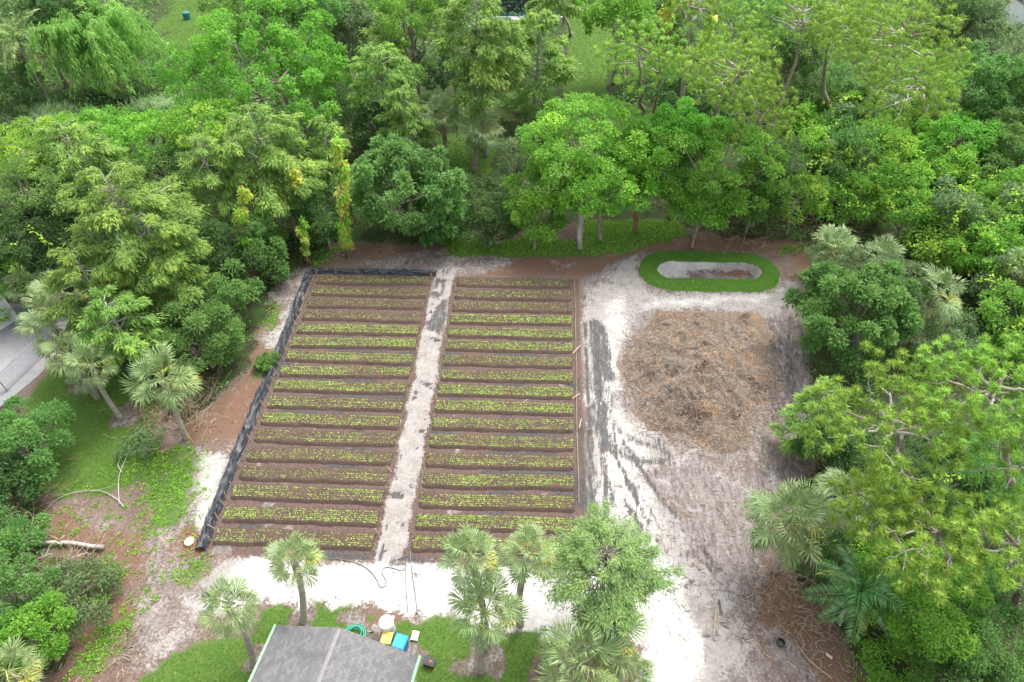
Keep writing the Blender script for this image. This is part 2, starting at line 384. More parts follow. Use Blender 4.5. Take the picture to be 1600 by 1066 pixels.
CLEARP = [(478, 412), (520, 380), (700, 380), (800, 372), (905, 345), (1060, 350), (1120, 372), (1240, 382), (1268, 420), (1258, 470), (1262, 560), (1285, 640), (1275, 740),
          (1215, 800), (1225, 880), (1290, 940), (1330, 1000), (1400, 1080), (1400, 1200), (-100, 1200), (60, 1080), (130, 960), (110, 900), (60, 850), (85, 790), (50, 740), (20, 640), (60, 540), (140, 540), (250, 640), (300, 690), (320, 640), (395, 570), (400, 520), (440, 460)]
FORESTPOLY = None
GRASSP = [
    [(40, 640), (90, 560), (180, 560), (240, 620), (250, 690), (232, 745), (150, 780), (80, 765), (50, 700)],
    [(468, 946), (545, 955), (600, 966), (618, 972), (635, 960), (690, 966), (740, 985), (800, 990), (850, 975), (852, 1010), (830, 1080), (760, 1200), (330, 1200), (370, 1030), (395, 960)],
    [(300, 1000), (345, 990), (380, 1000), (370, 1200), (180, 1200), (230, 1050)],
    [(690, 372), (790, 375), (905, 372), (900, 345), (1060, 345), (1080, 370), (1000, 388), (930, 398), (830, 402), (760, 398), (700, 400)],
    [(880, -30), (965, -30), (950, 60), (945, 110), (960, 175), (880, 168), (885, 90)],
    [(680, 205), (775, 205), (765, 275), (690, 262)],
    [(255, -40), (352, -40), (335, 60), (300, 90), (250, 60)],
    [(420, 545), (440, 560), (425, 600), (405, 585)], ]
WEEDP = [[(205, 690), (300, 690), (310, 760), (270, 830), (215, 850), (225, 760)], [(150, 980), (200, 950), (215, 1000), (140, 1066), (90, 1066)],
         [(280, 870), (330, 865), (330, 920), (280, 920)], [(1320, 990), (1350, 960), (1420, 1066), (1380, 1066)], [(470, 400), (520, 385), (520, 410), (480, 420)], [(400, 500), (440, 470), (450, 480), (420, 520)], [(1210, 385), (1260, 380), (1265, 400), (1220, 405)]]
clear = pm([CLEARP], 0.8)
xw, yw = X, Y
fieldm = np.clip(0.5-np.maximum(np.maximum(LX0-0.3-xw, xw-RX1-0.5), np.maximum(yw-BY0-0.25, BY0-NB*BP-0.15-yw))/0.8, 0, 1)
sand = pm([
    [(300, 935), (345, 880), (420, 856), (600, 864), (640, 870), (905, 878), (935, 790), (990, 740), (1040, 800), (1090, 900), (1160, 960), (1165, 1010), (1130, 1080), (1090, 1200), (990, 1200), (1000, 1010), (860, 1000), (800, 990), (740, 985), (690, 966), (635, 960), (618, 972), (600, 966), (545, 955), (465, 946), (390, 955), (330, 965)],
    ([(908, 470), (940, 440), (990, 400), (1010, 440), (1010, 455), (1200, 458), (1255, 430), (1250, 480), (1190, 495), (1130, 488), (1000, 486), (978, 520), (972, 590), (985, 640), (1045, 690), (1060, 720), (1010, 740), (935, 790), (912, 790)], 0.93),
    ([(985, 750), (1060, 800), (1110, 870), (1160, 930), (1170, 1000), (1090, 980), (1000, 880)], 0.66),
    [(412, 528), (440, 497), (468, 462), (462, 500), (445, 530), (430, 545)], [(300, 708), (355, 702), (372, 700), (352, 770), (330, 830), (312, 838), (298, 770)],
    ([(250, 990), (300, 940), (330, 965), (300, 1000), (240, 1050), (220, 1040)], 0.7), ([(690, 412), (800, 405), (798, 418), (720, 432)], 0.62), ([(850, 405), (900, 408), (890, 420), (850, 418)], 0.55)], 0.95)
pth = np.clip(0.5+(0.72-np.abs(X-(-7.7)+(fbm(X*0, Y*0.8, 71)-0.5)*0.5))/0.5, 0, 1)*sm(15.9, 16.4, Y)*sm(40.2, 39.2, Y)
sand = np.maximum(sand*(1-fieldm*0.97), pth*0.95)
grey = pm([[(560, 408), (690, 395), (800, 398), (800, 412), (720, 436), (600, 420)], [(905, 440), (1000, 395), (1240, 440), (1262, 470), (1265, 560), (1270, 740), (1200, 800), (1200, 900), (1180, 960), (1300, 1066), (1200, 1200), (1050, 1200), (1000, 800), (912, 800)],
    ([(240, 720), (320, 690), (340, 700), (330, 860), (250, 1000), (190, 1000), (210, 860)], 0.62), ([(70, 760), (130, 770), (190, 790), (220, 860), (150, 840)], 0.5), ([(200, 930), (330, 900), (330, 1000), (200, 1066)], 0.6), [(420, 470), (470, 415), (480, 430), (450, 480)],
    ([(645, 1010), (690, 990), (700, 1030), (680, 1066), (650, 1066)], 0.7), ([(740, 1020), (790, 1020), (790, 1066), (750, 1060)], 0.6)], 0.8)
grey = grey*(1-fieldm)
mulch = pm([[(1205, 890), (1260, 930), (1310, 990), (1390, 1090), (1300, 1090), (1240, 1010), (1190, 960)], ([(1100, 1040), (1160, 1000), (1240, 1000), (1260, 1066), (1120, 1100)], 0.45), [(285, 660), (330, 640), (395, 580), (425, 590), (390, 640), (370, 680), (330, 685), (290, 700)],
    ([(60, 780), (130, 785), (210, 830), (300, 820), (325, 850), (300, 900), (220, 920), (150, 900), (80, 860)], 0.75), [(120, 960), (190, 930), (220, 960), (150, 1066), (70, 1080)], ([(540, 385), (700, 375), (760, 395), (690, 415), (560, 412)], 0.7),
    [(700, 408), (905, 402), (1000, 383), (1110, 368), (1250, 376), (1265, 400), (1200, 395), (1010, 395), (905, 432), (720, 434)], ([(1190, 560), (1215, 560), (1225, 700), (1170, 760), (1160, 720), (1200, 660)], 0.55), [(400, 540), (440, 540), (425, 575), (395, 560)],
    ([(1260, 610), (1290, 640), (1280, 760), (1250, 760)], 0.8), ([(1240, 385), (1275, 400), (1268, 440), (1240, 420)], 0.8)], 0.8)
mulch = mulch*(1-fieldm)
streak = [([(940, 515), (946, 560), (950, 590)], 0.45, 0.9), ([(950, 560), (955, 590)], 0.3, 0.8), ([(935, 600), (945, 640)], 0.4, 0.85), ([(913, 505), (918, 600), (922, 700), (926, 800)], 0.10, 0.8), ([(928, 505), (935, 560), (938, 640), (948, 700)], 0.45, 0.86), ([(940, 540), (945, 600)], 0.25, 0.75), ([(948, 640), (975, 680), (1030, 700)], 0.25, 0.82), ([(930, 660), (960, 700), (1000, 720), (1045, 722)], 0.35, 0.8),
          ([(938, 690), (945, 760), (950, 820)], 0.13, 0.7), ([(955, 700), (990, 770), (1015, 820)], 0.14, 0.72), ([(975, 690), (1020, 760), (1060, 810)], 0.14, 0.66), ([(948, 740), (960, 800)], 0.3, 0.6), 
          ([(985, 790), (1010, 850)], 0.12, 0.72), ([(1025, 780), (1070, 850)], 0.16, 0.62), ([(1030, 690), (1045, 715)], 0.3, 0.8), ([(1030, 880), (1050, 850)], 0.15, 0.75),
          ([(1060, 870), (1110, 850)], 0.18, 0.7), ([(1090, 870), (1115, 895)], 0.08, 0.75), ([(1100, 860), (1125, 890)], 0.08, 0.75), ([(1070, 905), (1095, 915)], 0.08, 0.75), ([(1115, 980), (1120, 1000), (1090, 990)], 0.08, 0.75), ([(1000, 770), (1040, 840)], 0.08, 0.7),
          ([(1125, 940), (1130, 970)], 0.12, 0.7), ([(1205, 560), (1212, 620), (1225, 680)], 0.25, 0.7), ([(1205, 500), (1215, 560)], 0.4, 0.62), ([(1190, 700), (1190, 760), (1180, 830)], 0.3, 0.6), ([(1215, 690), (1190, 780), (1170, 860)], 0.2, 0.6), ([(915, 445), (935, 440), (970, 445)], 0.25, 0.6), ([(908, 462), (925, 470)], 0.4, 0.6),
          ([(690, 432), (720, 410), (770, 404), (800, 408)], 0.16, 0.8), ([(610, 425), (650, 405), (690, 400)], 0.25, 0.65), ([(905, 790), (925, 800), (920, 780)], 0.35, 0.75), ([(905, 640), (912, 720), (915, 790)], 0.22, 0.8), ([(640, 875), (900, 880)], 0.25, 0.62), ([(330, 855), (590, 866)], 0.16, 0.62),
          ([(605, 878), (640, 872)], 0.3, 0.66), ([(648, 897), (655, 899)], 0.12, 0.8), ([(700, 420), (695, 440), (688, 462)], 0.12, 0.65)]
_rs = np.random.default_rng(12)
for _k in range(80):
    y_ = _rs.uniform(700, 1000); x_ = _rs.uniform(935, 1060)+max(0, y_-760)*0.45; a_ = (1.05+_rs.normal(0, 0.10)) if y_ < 830 else _rs.choice([1.0, -0.65, 1.3, 0.2])+_rs.normal(0, 0.25); l_ = (_rs.choice([10, 18, 30, 45]) if y_ < 830 else _rs.choice([6, 9, 14]))*_rs.uniform(0.6, 1.2); bnd = _rs.normal(0, 0.15)*l_
    streak.append(([(x_, y_), (x_+l_*0.5*math.cos(a_)+bnd*math.sin(a_), y_+l_*0.5*math.sin(a_)-bnd*math.cos(a_)), (x_+l_*math.cos(a_), y_+l_*math.sin(a_))], _rs.uniform(0.03, 0.09), _rs.uniform(0.5, 0.72)))
for _k in range(26):
    x_, y_ = _rs.uniform(905, 960), _rs.uniform(480, 800); streak.append(([(x_, y_), (x_+_rs.normal(3, 3), y_+_rs.uniform(15, 60)), (x_+_rs.normal(6, 4), y_+_rs.uniform(60, 110))], _rs.uniform(0.03, 0.10), _rs.uniform(0.5, 0.75)))
for _k in range(18):
    x_, y_ = _rs.uniform(1190, 1255), _rs.uniform(480, 760); streak.append(([(x_, y_), (x_-_rs.normal(2, 4), y_+_rs.uniform(15, 60)), (x_-_rs.normal(8, 6), y_+_rs.uniform(60, 110))], _rs.uniform(0.04, 0.14), _rs.uniform(0.45, 0.65)))
muck = strip(streak, 0.38)*(0.62+0.55*fbm(X*1.7, Y*0.4, 65))
nb = fbm(X*0.9, Y*1.6, 83)
muck = np.maximum(muck, pth*sm(0.56, 0.66, fbm(X*1.2, Y*0.6, 91))*0.66*sm(25, 32, Y)+0.0)
muck = np.maximum(muck, pth*sm(0.64, 0.70, fbm(X*2.2, Y*1.6, 95))*0.85)
infld = (fieldm > 0.5) & ((X < LX1) | (X > RX0))
muck = np.where(infld, np.maximum(muck, sm(0.46, 0.60, fbm(X*0.45, Y*0.77, 97))*0.68*sm(36, 31, Y)), muck)
fw = np.where(infld, sm(0.68, 0.74, fbm(X*0.8, Y*0.8, 103))*0.85*sm(37, 30, Y), 0); grey = np.maximum(grey, fw)
grass = pm(GRASSP, 0.5); grass = np.maximum(grass, 0.62*pm(WEEDP, 0.7)); grass = grass*(1-fieldm)
for bx, by, br in ((133, 603, 1.1), (189, 652, 1.3), (474, 970, 0.9), (548, 975, 0.7), (588, 990, 1.0), (650, 1010, 0.7), (760, 1030, 1.1), (718, 1045, 0.4), (395, 1045, 0.8)):
    c = G(bx, by); dd = np.hypot(WX-c[0], WY-c[1]); k = sm(br, br*0.6, dd); grass = grass*(1-k); grey = np.maximum(grey, k*0.62)
od = oval_d(X, Y)+(fbm(X*1.3, Y*1.3, 111)-0.5)*0.26+(vn(X*4, Y*4, 113)-0.5)*0.08
turf = sm(2.42, 2.22, od)*sm(0.92, 1.08, od)
ins = sm(1.08, 0.95, od)
sand = sand*(1-turf)*(1-ins)+ins*np.clip(0.15+0.85*sm(0.50, 0.80, od)+0.8*sm(OVC[0]-0.6, OVC[0]-2.4, X), 0, 1)
muck = muck*(1-ins)+ins*0.5*sm(0.9, 0.2, np.hypot((X-OVC[0])*0.8, (Y-OVC[1]+0.35)*1.6))  # dark tone at the basin bottom paints the shade of the hollow
grass = grass*(1-sm(2.6, 2.4, od)); mulch = mulch*(1-sm(2.6, 2.4, od))+ins*0.8*sm(OVC[0]-2.2, OVC[0]-0.8, X)*sm(0.85, 0.6, od); clear = np.maximum(clear, sm(2.8, 2.4, od))  # basin floor: brown soil, deepened to paint the hollow's shade
c = G(297, 847); k = sm(1.3, 0.5, np.hypot(WX-c[0], WY-c[1])); mulch = np.maximum(mulch, k*0.9); grey = grey*(1-k)
hid = sm(1.1, -0.6, (fbm(X*0.8, Y*0.8, 333)-0.5)*1.6+sdf(X, Y, np.array([(PILE[0]+4.3*math.cos(a), PILE[1]+5.2*math.sin(a)) for a in np.linspace(0, 6.28, 24, endpoint=False)])))
mulch = np.maximum(mulch, hid*0.7); sand *= (1-0.7*hid)
dk_ = G(592, 986); kk = sm(1.7, 1.0, np.hypot(WX-dk_[0], WY-dk_[1])); sand = sand*(1-kk); mulch = np.maximum(mulch, kk*0.6)
white = pm([[(330, 940), (400, 870), (600, 880), (900, 885), (960, 840), (1020, 850), (1080, 920), (1100, 1200), (990, 1200), (1000, 1010), (860, 1000), (640, 970), (400, 960)], ([(985, 500), (972, 590), (985, 650), (1040, 700), (1010, 745), (1060, 850), (960, 850), (915, 800), (920, 600), (930, 470), (1000, 450)], 0.54), ([(1010, 458), (1200, 458), (1250, 440), (1200, 480), (1000, 484)], 0.6), ([(300, 708), (372, 700), (330, 830), (305, 838)], 0.6), ([(412, 528), (468, 462), (445, 530)], 0.6)], 0.8)
white = np.maximum(white*(1-ins), ins*0.75*np.clip(0.9-(X-OVC[0])/3.5, 0.15, 1)*sm(0.25, 0.8, od+0.5*(X < OVC[0]-0.5)))
mb = MB(); nx, ny = len(gx), len(gy)
Z = hgt(X, Y)
Z = Z-0.05*sm(0.45, 0.8, muck)*(1-infld)
i = np.arange(ny-1)[:, None]*nx+np.arange(nx-1)[None]
Fq = np.stack([i, i+1, i+nx+1, i+nx], -1).reshape(-1, 4)
mb.add(np.stack([X, Y, Z], -1), Fq, clear=clear, white=white, field=fieldm, sand=sand, grey=grey, mulch=mulch, muck=muck, grass=grass, turf=turf)
tag(mb.obj('ground', MAT['ground'], smooth=True), kind='structure')

def insample(rng, polys, dens, soft=0.3):
    """random points inside ground polygons given in survey pixels"""
    out = []
    for q in polys:
        W = PG(q); lo = W.min(0); hi = W.max(0); n = int((hi-lo).prod()*dens)
        p = rng.uniform(lo, hi, (n, 2)); k = sdf(p[:, 0]+(fbm(p[:, 0]*0.55, p[:, 1]*0.55, 41)-0.5)*1.5, p[:, 1]+(fbm(p[:, 0]*0.55, p[:, 1]*0.55, 43)-0.5)*1.5, W) < rng.uniform(-soft, soft, n)
        out.append(p[k])
    p = np.concatenate(out)
    ok = ~((p[:, 0] > LX0-0.6) & (p[:, 0] < RX1+0.4) & (p[:, 1] > BY0-NB*BP-0.2) & (p[:, 1] < BY0+0.3))
    return p[ok]

# ------------------------------------------------------------------ tarmac lot, shed and chain-link fence at the left edge
def lot():
    t = NT('tarmac'); p = t.pos(); n1 = t.noise(22, 4, 0.7, p); n2 = t.noise(0.8, 4, 0.6, p)
    c = t.mix(t.ramp(n1, 0.3, 0.7), (0.16, 0.165, 0.175), (0.30, 0.30, 0.31)); c = t.mix(t.ramp(n2, 0.4, 0.7, 0, 0.6), c, (0.34, 0.32, 0.30))
    m = t.done(t.pbr(c, 0.9, 0.2, t.bump(n1, 0.4, 0.02)))
    b = MB(); W = LOT+(np.mean(LOT, 0)-LOT)*0.03; n = len(W)
    V = np.vstack([np.c_[W, np.full(n, 0.03)], np.c_[W, np.full(n, -0.1)]])
    b.add(V, [np.arange(n)[None], np.array([[j, j+n, (j+1) % n+n, (j+1) % n] for j in range(n)])])
    tag(b.obj('parking_lot', m), kind='structure')
lot()

WHITE = plain('painted_white', (0.70, 0.70, 0.69), (0.80, 0.80, 0.79), 2, 0.6)
GALV = plain('galvanised_steel', (0.30, 0.32, 0.34), (0.48, 0.50, 0.52), 5, 0.45, 0.5, metal=0.6)
def shed():
    c = G(-34, 500); c[2] = 0.03; r = empty('shed', c, 'white walled shed at the left edge on the grey tarmac lot', 'shed')
    b = MB()
    for k in range(26): box(b, (-2.4+k*0.192, -1.5, 1.25), (0.185, 0.06, 2.5)); box(b, (-2.4+k*0.192, 1.5, 1.25), (0.185, 0.06, 2.5))
    for k in range(16): box(b, (2.42, -1.42+k*0.19, 1.25), (0.06, 0.184, 2.5)); box(b, (-2.52, -1.42+k*0.19, 1.25), (0.06, 0.184, 2.5))
    b.obj('wall', WHITE, r)
    b = MB(); box(b, (0, -0.85, 2.72), (5.3, 1.95, 0.06), np.array(Matrix.Rotation(0.2, 3, 'X'))); box(b, (0, 0.85, 2.72), (5.3, 1.95, 0.06), np.array(Matrix.Rotation(-0.2, 3, 'X')))
    b.obj('roof', plain('shed_roof', (0.55, 0.55, 0.54), (0.68, 0.68, 0.67), 3, 0.5), r)
    b = MB(); box(b, (0.3, -1.56, 1.05), (1.0, 0.05, 2.05)); d = b.obj('door', plain('shed_door', (0.5, 0.52, 0.53), (0.58, 0.6, 0.6)), r)
    r.rotation_euler.z = math.radians(-28)
shed()
def chain_fence(pa, pb, label, h=1.6):
    a = GP(*pa); b_ = GP(*pb); L = np.linalg.norm((b_-a)[:2]); u = (b_-a)/L; u[2] = 0
    r = empty('chain_link_fence', (a[0], a[1], 0), label, 'fence'); n = max(2, int(L/2.4)+1)
    for k in range(n):
        m = MB(); q = u*L*k/(n-1); tube(m, [q, q+[0, 0, h+0.05]], 0.035, 6); m.obj('post', GALV, r)
    m = MB(); tube(m, [[0, 0, h], u*L+[0, 0, h]], 0.022, 5); m.obj('rail', GALV, r)
    m = MB(); s = 0.12
    for k in np.arange(-h, L, s):
        t0, t1 = max(k, 0), min(k+h, L)
        if t1-t0 > 0.05:
            tube(m, [u*t0+[0, 0, t0-k], u*t1+[0, 0, t1-k]], 0.006, 3, False); tube(m, [u*t0+[0, 0, h-(t0-k)], u*t1+[0, 0, h-(t1-k)]], 0.006, 3, False)
    tag(m.obj('wire_mesh', GALV, r), kind='stuff')
chain_fence((-60, 640), (12, 612), 'chain-link fence along the near edge of the tarmac lot', 1.4)
chain_fence((12, 612), (78, 548), 'chain-link fence between the tarmac lot and the left lawn', 1.4)
chain_fence((-60, 466), (42, 470), 'chain-link fence at the back of the tarmac lot under the small palms', 1.6)

# ------------------------------------------------------------------ raised beds and seedlings
ORD = ['first', 'second', 'third', 'fourth', 'fifth', 'sixth', 'seventh', 'eighth', 'ninth', 'tenth', 'eleventh', 'twelfth', 'thirteenth', 'fourteenth', 'fifteenth', 'sixteenth', 'seventeenth']
prof_y = np.array([-0.60, -0.53, -0.46, -0.40, -0.36, -0.22, -0.08, 0.08, 0.22, 0.36, 0.41, 0.47, 0.54])
prof_z = np.array([-0.08, 0.0, 0.065, 0.11, 0.128, 0.12, 0.125, 0.12, 0.128, 0.122, 0.10, 0.04, -0.08])
SEED = []
def bed_center(i): return BY0-0.44-i*BP
vig = {}
for side, (x0, x1) in enumerate(((LX0, LX1), (RX0, RX1))):
    for i in range(NB):
        yc = bed_center(i); rg = np.random.default_rng(100+side*50+i); xc = (x0+x1)/2
        b = MB(); xs = np.linspace(x0, x1, 72)
        PX, PY = np.meshgrid(xs, prof_y, indexing='ij'); PZ = np.broadcast_to(prof_z, PX.shape).copy()
        e = np.minimum(PX-x0, x1-PX); PZ -= 0.22*sm(0.16, 0.0, e)
        nz = fbm(PX*3, (PY+yc)*3, 11)-0.5
        PZ = PZ+nz*0.07+(vn(PX*11, (PY+yc)*11, 12)-0.5)*0.03
        PYw = PY+(fbm(PX*1.4, PY*0+yc, 13)-0.5)*0.10*np.sign(PY)*(np.abs(PY) > 0.38)
        m = len(prof_y); k = np.arange(71)[:, None]*m+np.arange(m-1)[None]
        wav = lambda q: (fbm(np.asarray(q)*0.22, np.full(np.shape(q), i*3.7+side*50.0), 15)-0.5)*0.24
        PYw = PYw+wav(PX)
        b.add(np.stack([PX-xc, PYw, PZ], -1).reshape(-1, 3), np.stack([k, k+m, k+m+1, k+1], -1).reshape(-1, 4))
        o = b.obj('raised_bed', MAT['soil'], smooth=True, loc=(xc, yc, 0))
        where = 'left of the sand path' if side == 0 else 'right of the sand path'
        tag(o, f'long raised soil bed {where}, {ORD[i]} from the back of its block', 'raised bed', 'raised beds of seedlings')
        v = rg.uniform(0.65, 1.0)+(0.12 if side else 0.0); v *= 0.72 if i < 4 else 1.0
        if side == 1 and i == 3: v = 1.15
        if side == 0 and i in (4, 5, 6): v = 1.1
        nrow = 6
        for j in range(nrow):
            yr = -0.31+0.62*j/(nrow-1); rowv = rg.uniform(0.65, 1.1)
            xx = np.arange(x0+0.15, x1-0.12, 0.095); xx = xx+rg.normal(0, 0.018, len(xx))
            dens = v*rowv*(0.35+0.95*fbm(xx*0.5, np.full_like(xx, yc+j*0.4), 21+side))
            keep = rg.random(len(xx)) < np.clip(dens*1.15, 0, 0.96)
            xx = xx[keep]; dd = dens[keep]
            sz = (0.036+0.05*np.clip(dd, 0, 1.2))*rg.uniform(0.75, 1.3, len(xx))
            wy = wav(xx) if len(xx) else []
            for a, s, q_ in zip(xx, sz, wy): SEED.append((a, yc+yr+q_+rg.normal(0, 0.014), 0.125, s*0.86))
SEED = np.array(SEED)
SEED[:, 2] += (fbm(SEED[:, 0]*3, SEED[:, 1]*3, 11)-0.5)*0.07-0.01
def seedling_leaves(P, s, rg, n=7):
    m = len(P); ph = rg.uniform(0, 6.28, (m, 1))+np.arange(n)[None]*2.4; el = rg.uniform(0.25, 1.0, (m, n))
    D = np.stack([np.cos(ph)*np.cos(el), np.sin(ph)*np.cos(el), np.sin(el)], -1).reshape(-1, 3)
    N = np.stack([-np.cos(ph)*np.sin(el), -np.sin(ph)*np.sin(el), np.cos(el)], -1).reshape(-1, 3)
    L = (s[:, None]*rg.uniform(0.8, 1.25, (m, n))).ravel()
    return np.repeat(P, n, 0), D, N, L
dist = np.linalg.norm(SEED[:, :3]-CAMP, axis=1)
uv = np.array([proj(p)[:2] for p in SEED[:, :3]])
hidden = (np.hypot(uv[:, 0]-457, (uv[:, 1]-872)) < 62) | ((uv[:, 0] > 670) & (uv[:, 1] > 800)) | (uv[:, 1] > 1060)
order = np.argsort(dist+hidden*1000)[:300]
rest = np.ones(len(SEED), bool); rest[order] = False
rg = np.random.default_rng(5)
sm_meshes = []
for k in range(6):
    b = MB(); P, D, N, L = seedling_leaves(np.zeros((1, 3)), np.array([0.085]), rg, 8); leaves(b, P, D, N, L, L*0.62, 0.12, clump=rg.uniform(0, 1))
    sm_meshes.append(b.mesh('seedling', MAT['seedling']))
for n_, idx in enumerate(order):
    o = mkobj('seedling', sm_meshes[n_ % 6], loc=tuple(SEED[idx, :3])); s = SEED[idx, 3]/0.085
    o.scale = (s, s, s); o.rotation_euler.z = rg.uniform(0, 6.28)
    tag(o, 'small bright green leafy seedling in the front rows of the raised beds', 'seedling', 'seedlings in the front beds')
b = MB(); Q = SEED[rest]; P, D, N, L = seedling_leaves(Q[:, :3], Q[:, 3], rg, 5)
leaves(b, P, D, N, L, L*0.72, 0.12, clump=np.repeat(rg.uniform(0, 1, len(Q)), 5))
tag(b.obj('seedlings', MAT['seedling']), 'rows of bright green seedlings covering the raised beds', 'seedlings', kind='stuff')

# stakes at the bed ends
b = MB(); tube(b, [[0, 0, -0.15], [0.01, 0, 0.2], [0, 0.01, 0.52]], [0.032, 0.032, 0.026], 5); stake_me = b.mesh('wooden_stake', MAT['stake'])
rg = np.random.default_rng(8)
for x, lab, grp in ((LX0-0.12, 'by the black fence', 'stakes by the black fence'), (LX1+0.10, 'left of the path', 'stakes left of the path'), (RX0-0.10, 'right of the path', 'stakes right of the path')):
    for i in range(NB):
        for dy in (-0.40, 0.40):
            if rg.random() < 0.1: continue
            o = mkobj('wooden_stake', stake_me, loc=(x+rg.normal(0, 0.03), bed_center(i)+dy+rg.normal(0, 0.04), 0.0))
            o.rotation_euler = (rg.normal(0, 0.13), rg.normal(0, 0.13), rg.uniform(0, 6)); tag(o, f"short wooden stake {lab}, {'near' if dy < 0 else 'far'} corner of the {ORD[i]} bed from the back", 'stake', grp)
b = MB()
ys = np.linspace(BY0, BY0-14.3*BP, 60)
tube(b, np.c_[RX1+0.17+(fbm(ys*0.4, ys*0, 7)-0.5)*0.10, ys, 0.10+(fbm(ys, ys*0, 8)-0.5)*0.06], 0.018, 5)
tag(b.obj('edging_batten', MAT['stick']), 'thin tan wooden edging along the right ends of the beds', 'edging')
for (xa, ya), (xb, yb), nm in (((895, 556), (907, 543), 'pale stick leaning out from the right bed ends near the black tracks'), ((894, 626), (906, 619), 'second pale stick sticking out from the right bed ends, nearer the house'), ((905, 672), (908, 658), 'short pale stick upright beside the right bed ends')):
    p, q = GP(xa, ya, 0.22), GP(xb, yb, 0.25); b = MB(); tube(b, [p-p, (q-p)*0.5+[0, 0, 0.03], q-p], [0.03, 0.028, 0.02], 5)
    tag(b.obj('loose_stick', MAT['paleStick'], loc=tuple(p)), nm, 'stick')

# ------------------------------------------------------------------ black silt fence
def fabric_mat():
    t = NT('black_fabric'); p = t.obj(); v = t.n('Mapping', i_Vector=p, i_Scale=(6, 1, 6)).outputs[0]
    n1 = t.noise(2.2, 5, 0.7, v); n2 = t.noise(0.8, 4, 0.6, p)
    c = t.mix(t.ramp(n1, 0.3, 0.7), (0.012, 0.014, 0.018), (0.060, 0.068, 0.080)); c = t.mix(t.ramp(n2, 0.6, 0.72, 0, 0.65), c, (0.30, 0.28, 0.26))
    return t.done(t.pbr(c, 0.5, 0.45, t.bump(n1, 0.7, 0.04)))
FAB = fabric_mat()
def silt_fence(pts, normal_out, label, hh=0.42):
    P = catmull(pts, 26); n = len(P); b = MB(); ss = np.arange(n)*0.31
    prof = np.array([[-0.04, -0.05], [0.0, 0.06], [0.06, 0.20], [0.10, 0.30], [0.16, 0.27], [0.22, 0.33], [0.28, 0.24], [0.36, 0.26], [0.46, 0.13], [0.56, 0.10], [0.64, -0.06]])
    m = len(prof); V = np.zeros((n, m, 3)); no = np.array(normal_out)
    for j, (o_, z) in enumerate(prof):
        wv = (fbm(ss*0.9, np.full(n, j*0.8), 201)-0.5)*0.34+(vn(ss*3.1, np.full(n, j*1.3), 202)-0.5)*0.12
        V[:, j, :2] = P[:, :2]+no*(o_+wv*(0.7 if 0 < j < m-1 else 0.4))[:, None]
        V[:, j, 2] = z*(hh/0.42)*(0.85+0.4*fbm(ss*0.35, ss*0, 203))+(vn(ss*2.3, np.full(n, j*0.9), 204)-0.5)*0.13
    k = np.arange(n-1)[:, None]*m+np.arange(m-1)[None]
    base = np.array([P[0, 0], P[0, 1], 0]); b.add((V-base).reshape(-1, 3), np.stack([k, k+m, k+m+1, k+1], -1).reshape(-1, 4))
    return tag(b.obj('silt_fence', FAB, smooth=False, loc=tuple(base)), label, 'silt fence')
silt_fence([(-17.25, 16.35), (-17.35, 20), (-17.42, 25), (-17.4, 31), (-17.5, 36), (-17.55, 38.75)], (-1, 0), 'black fabric silt fence running along the left side of the beds')
silt_fence([(-17.75, 38.72), (-15, 38.70), (-12, 38.72), (-8.3, 38.68)], (0, 1), 'black fabric silt fence across the back of the left beds', 0.34)

# ------------------------------------------------------------------ wood chip and brush pile
def stick_arrays(rg, P, L, R, flat=0.25, bend=0.1):
    """short 3-sided sticks as one joined mesh"""
    n = len(P); a = rg.uniform(0, 6.28, n); D = np.stack([np.cos(a), np.sin(a), rg.normal(0, flat, n)], -1); D = unit(D)
    S = unit(np.cross(D, np.array([0, 0, 1.0]))); T = np.cross(S, D); V = []
    for e in (-0.5, 0.5):
        for q in range(3):
            t = q*2.094; V.append(P+D*(L*e)[:, None]+(S*math.cos(t)+T*math.sin(t))*R[:, None])
    V = np.stack(V, 1).reshape(-1, 3); f = np.array([[0, 1, 4, 3], [1, 2, 5, 4], [2, 0, 3, 5]])
    return V, (np.arange(n)[:, None, None]*6+f[None]).reshape(-1, 4)
def pile_z(dx, dy):
    r = np.hypot(dx/4.5, dy/5.3); ang = np.arctan2(dy, dx)
    r = r*(1+0.55*(fbm(np.cos(ang)*1.6+5, np.sin(ang)*1.6+5, 301)-0.5)*2)*(1+0.12*np.maximum(-np.sin(ang), 0)*np.abs(np.cos(ang)))+0.22*(fbm(dx*1.0, dy*1.0, 309)-0.5)
    return 2.0*np.clip(1-r, 0, 1)**1.2*(0.6+0.8*fbm(dx*0.5, dy*0.5, 303))+0.03+0.7*(fbm(dx*1.3, dy*1.3, 305)-0.5)*sm(1.05, 0.6, r)+np.where(r > 1, -0.25*(r-1)*4, 0)
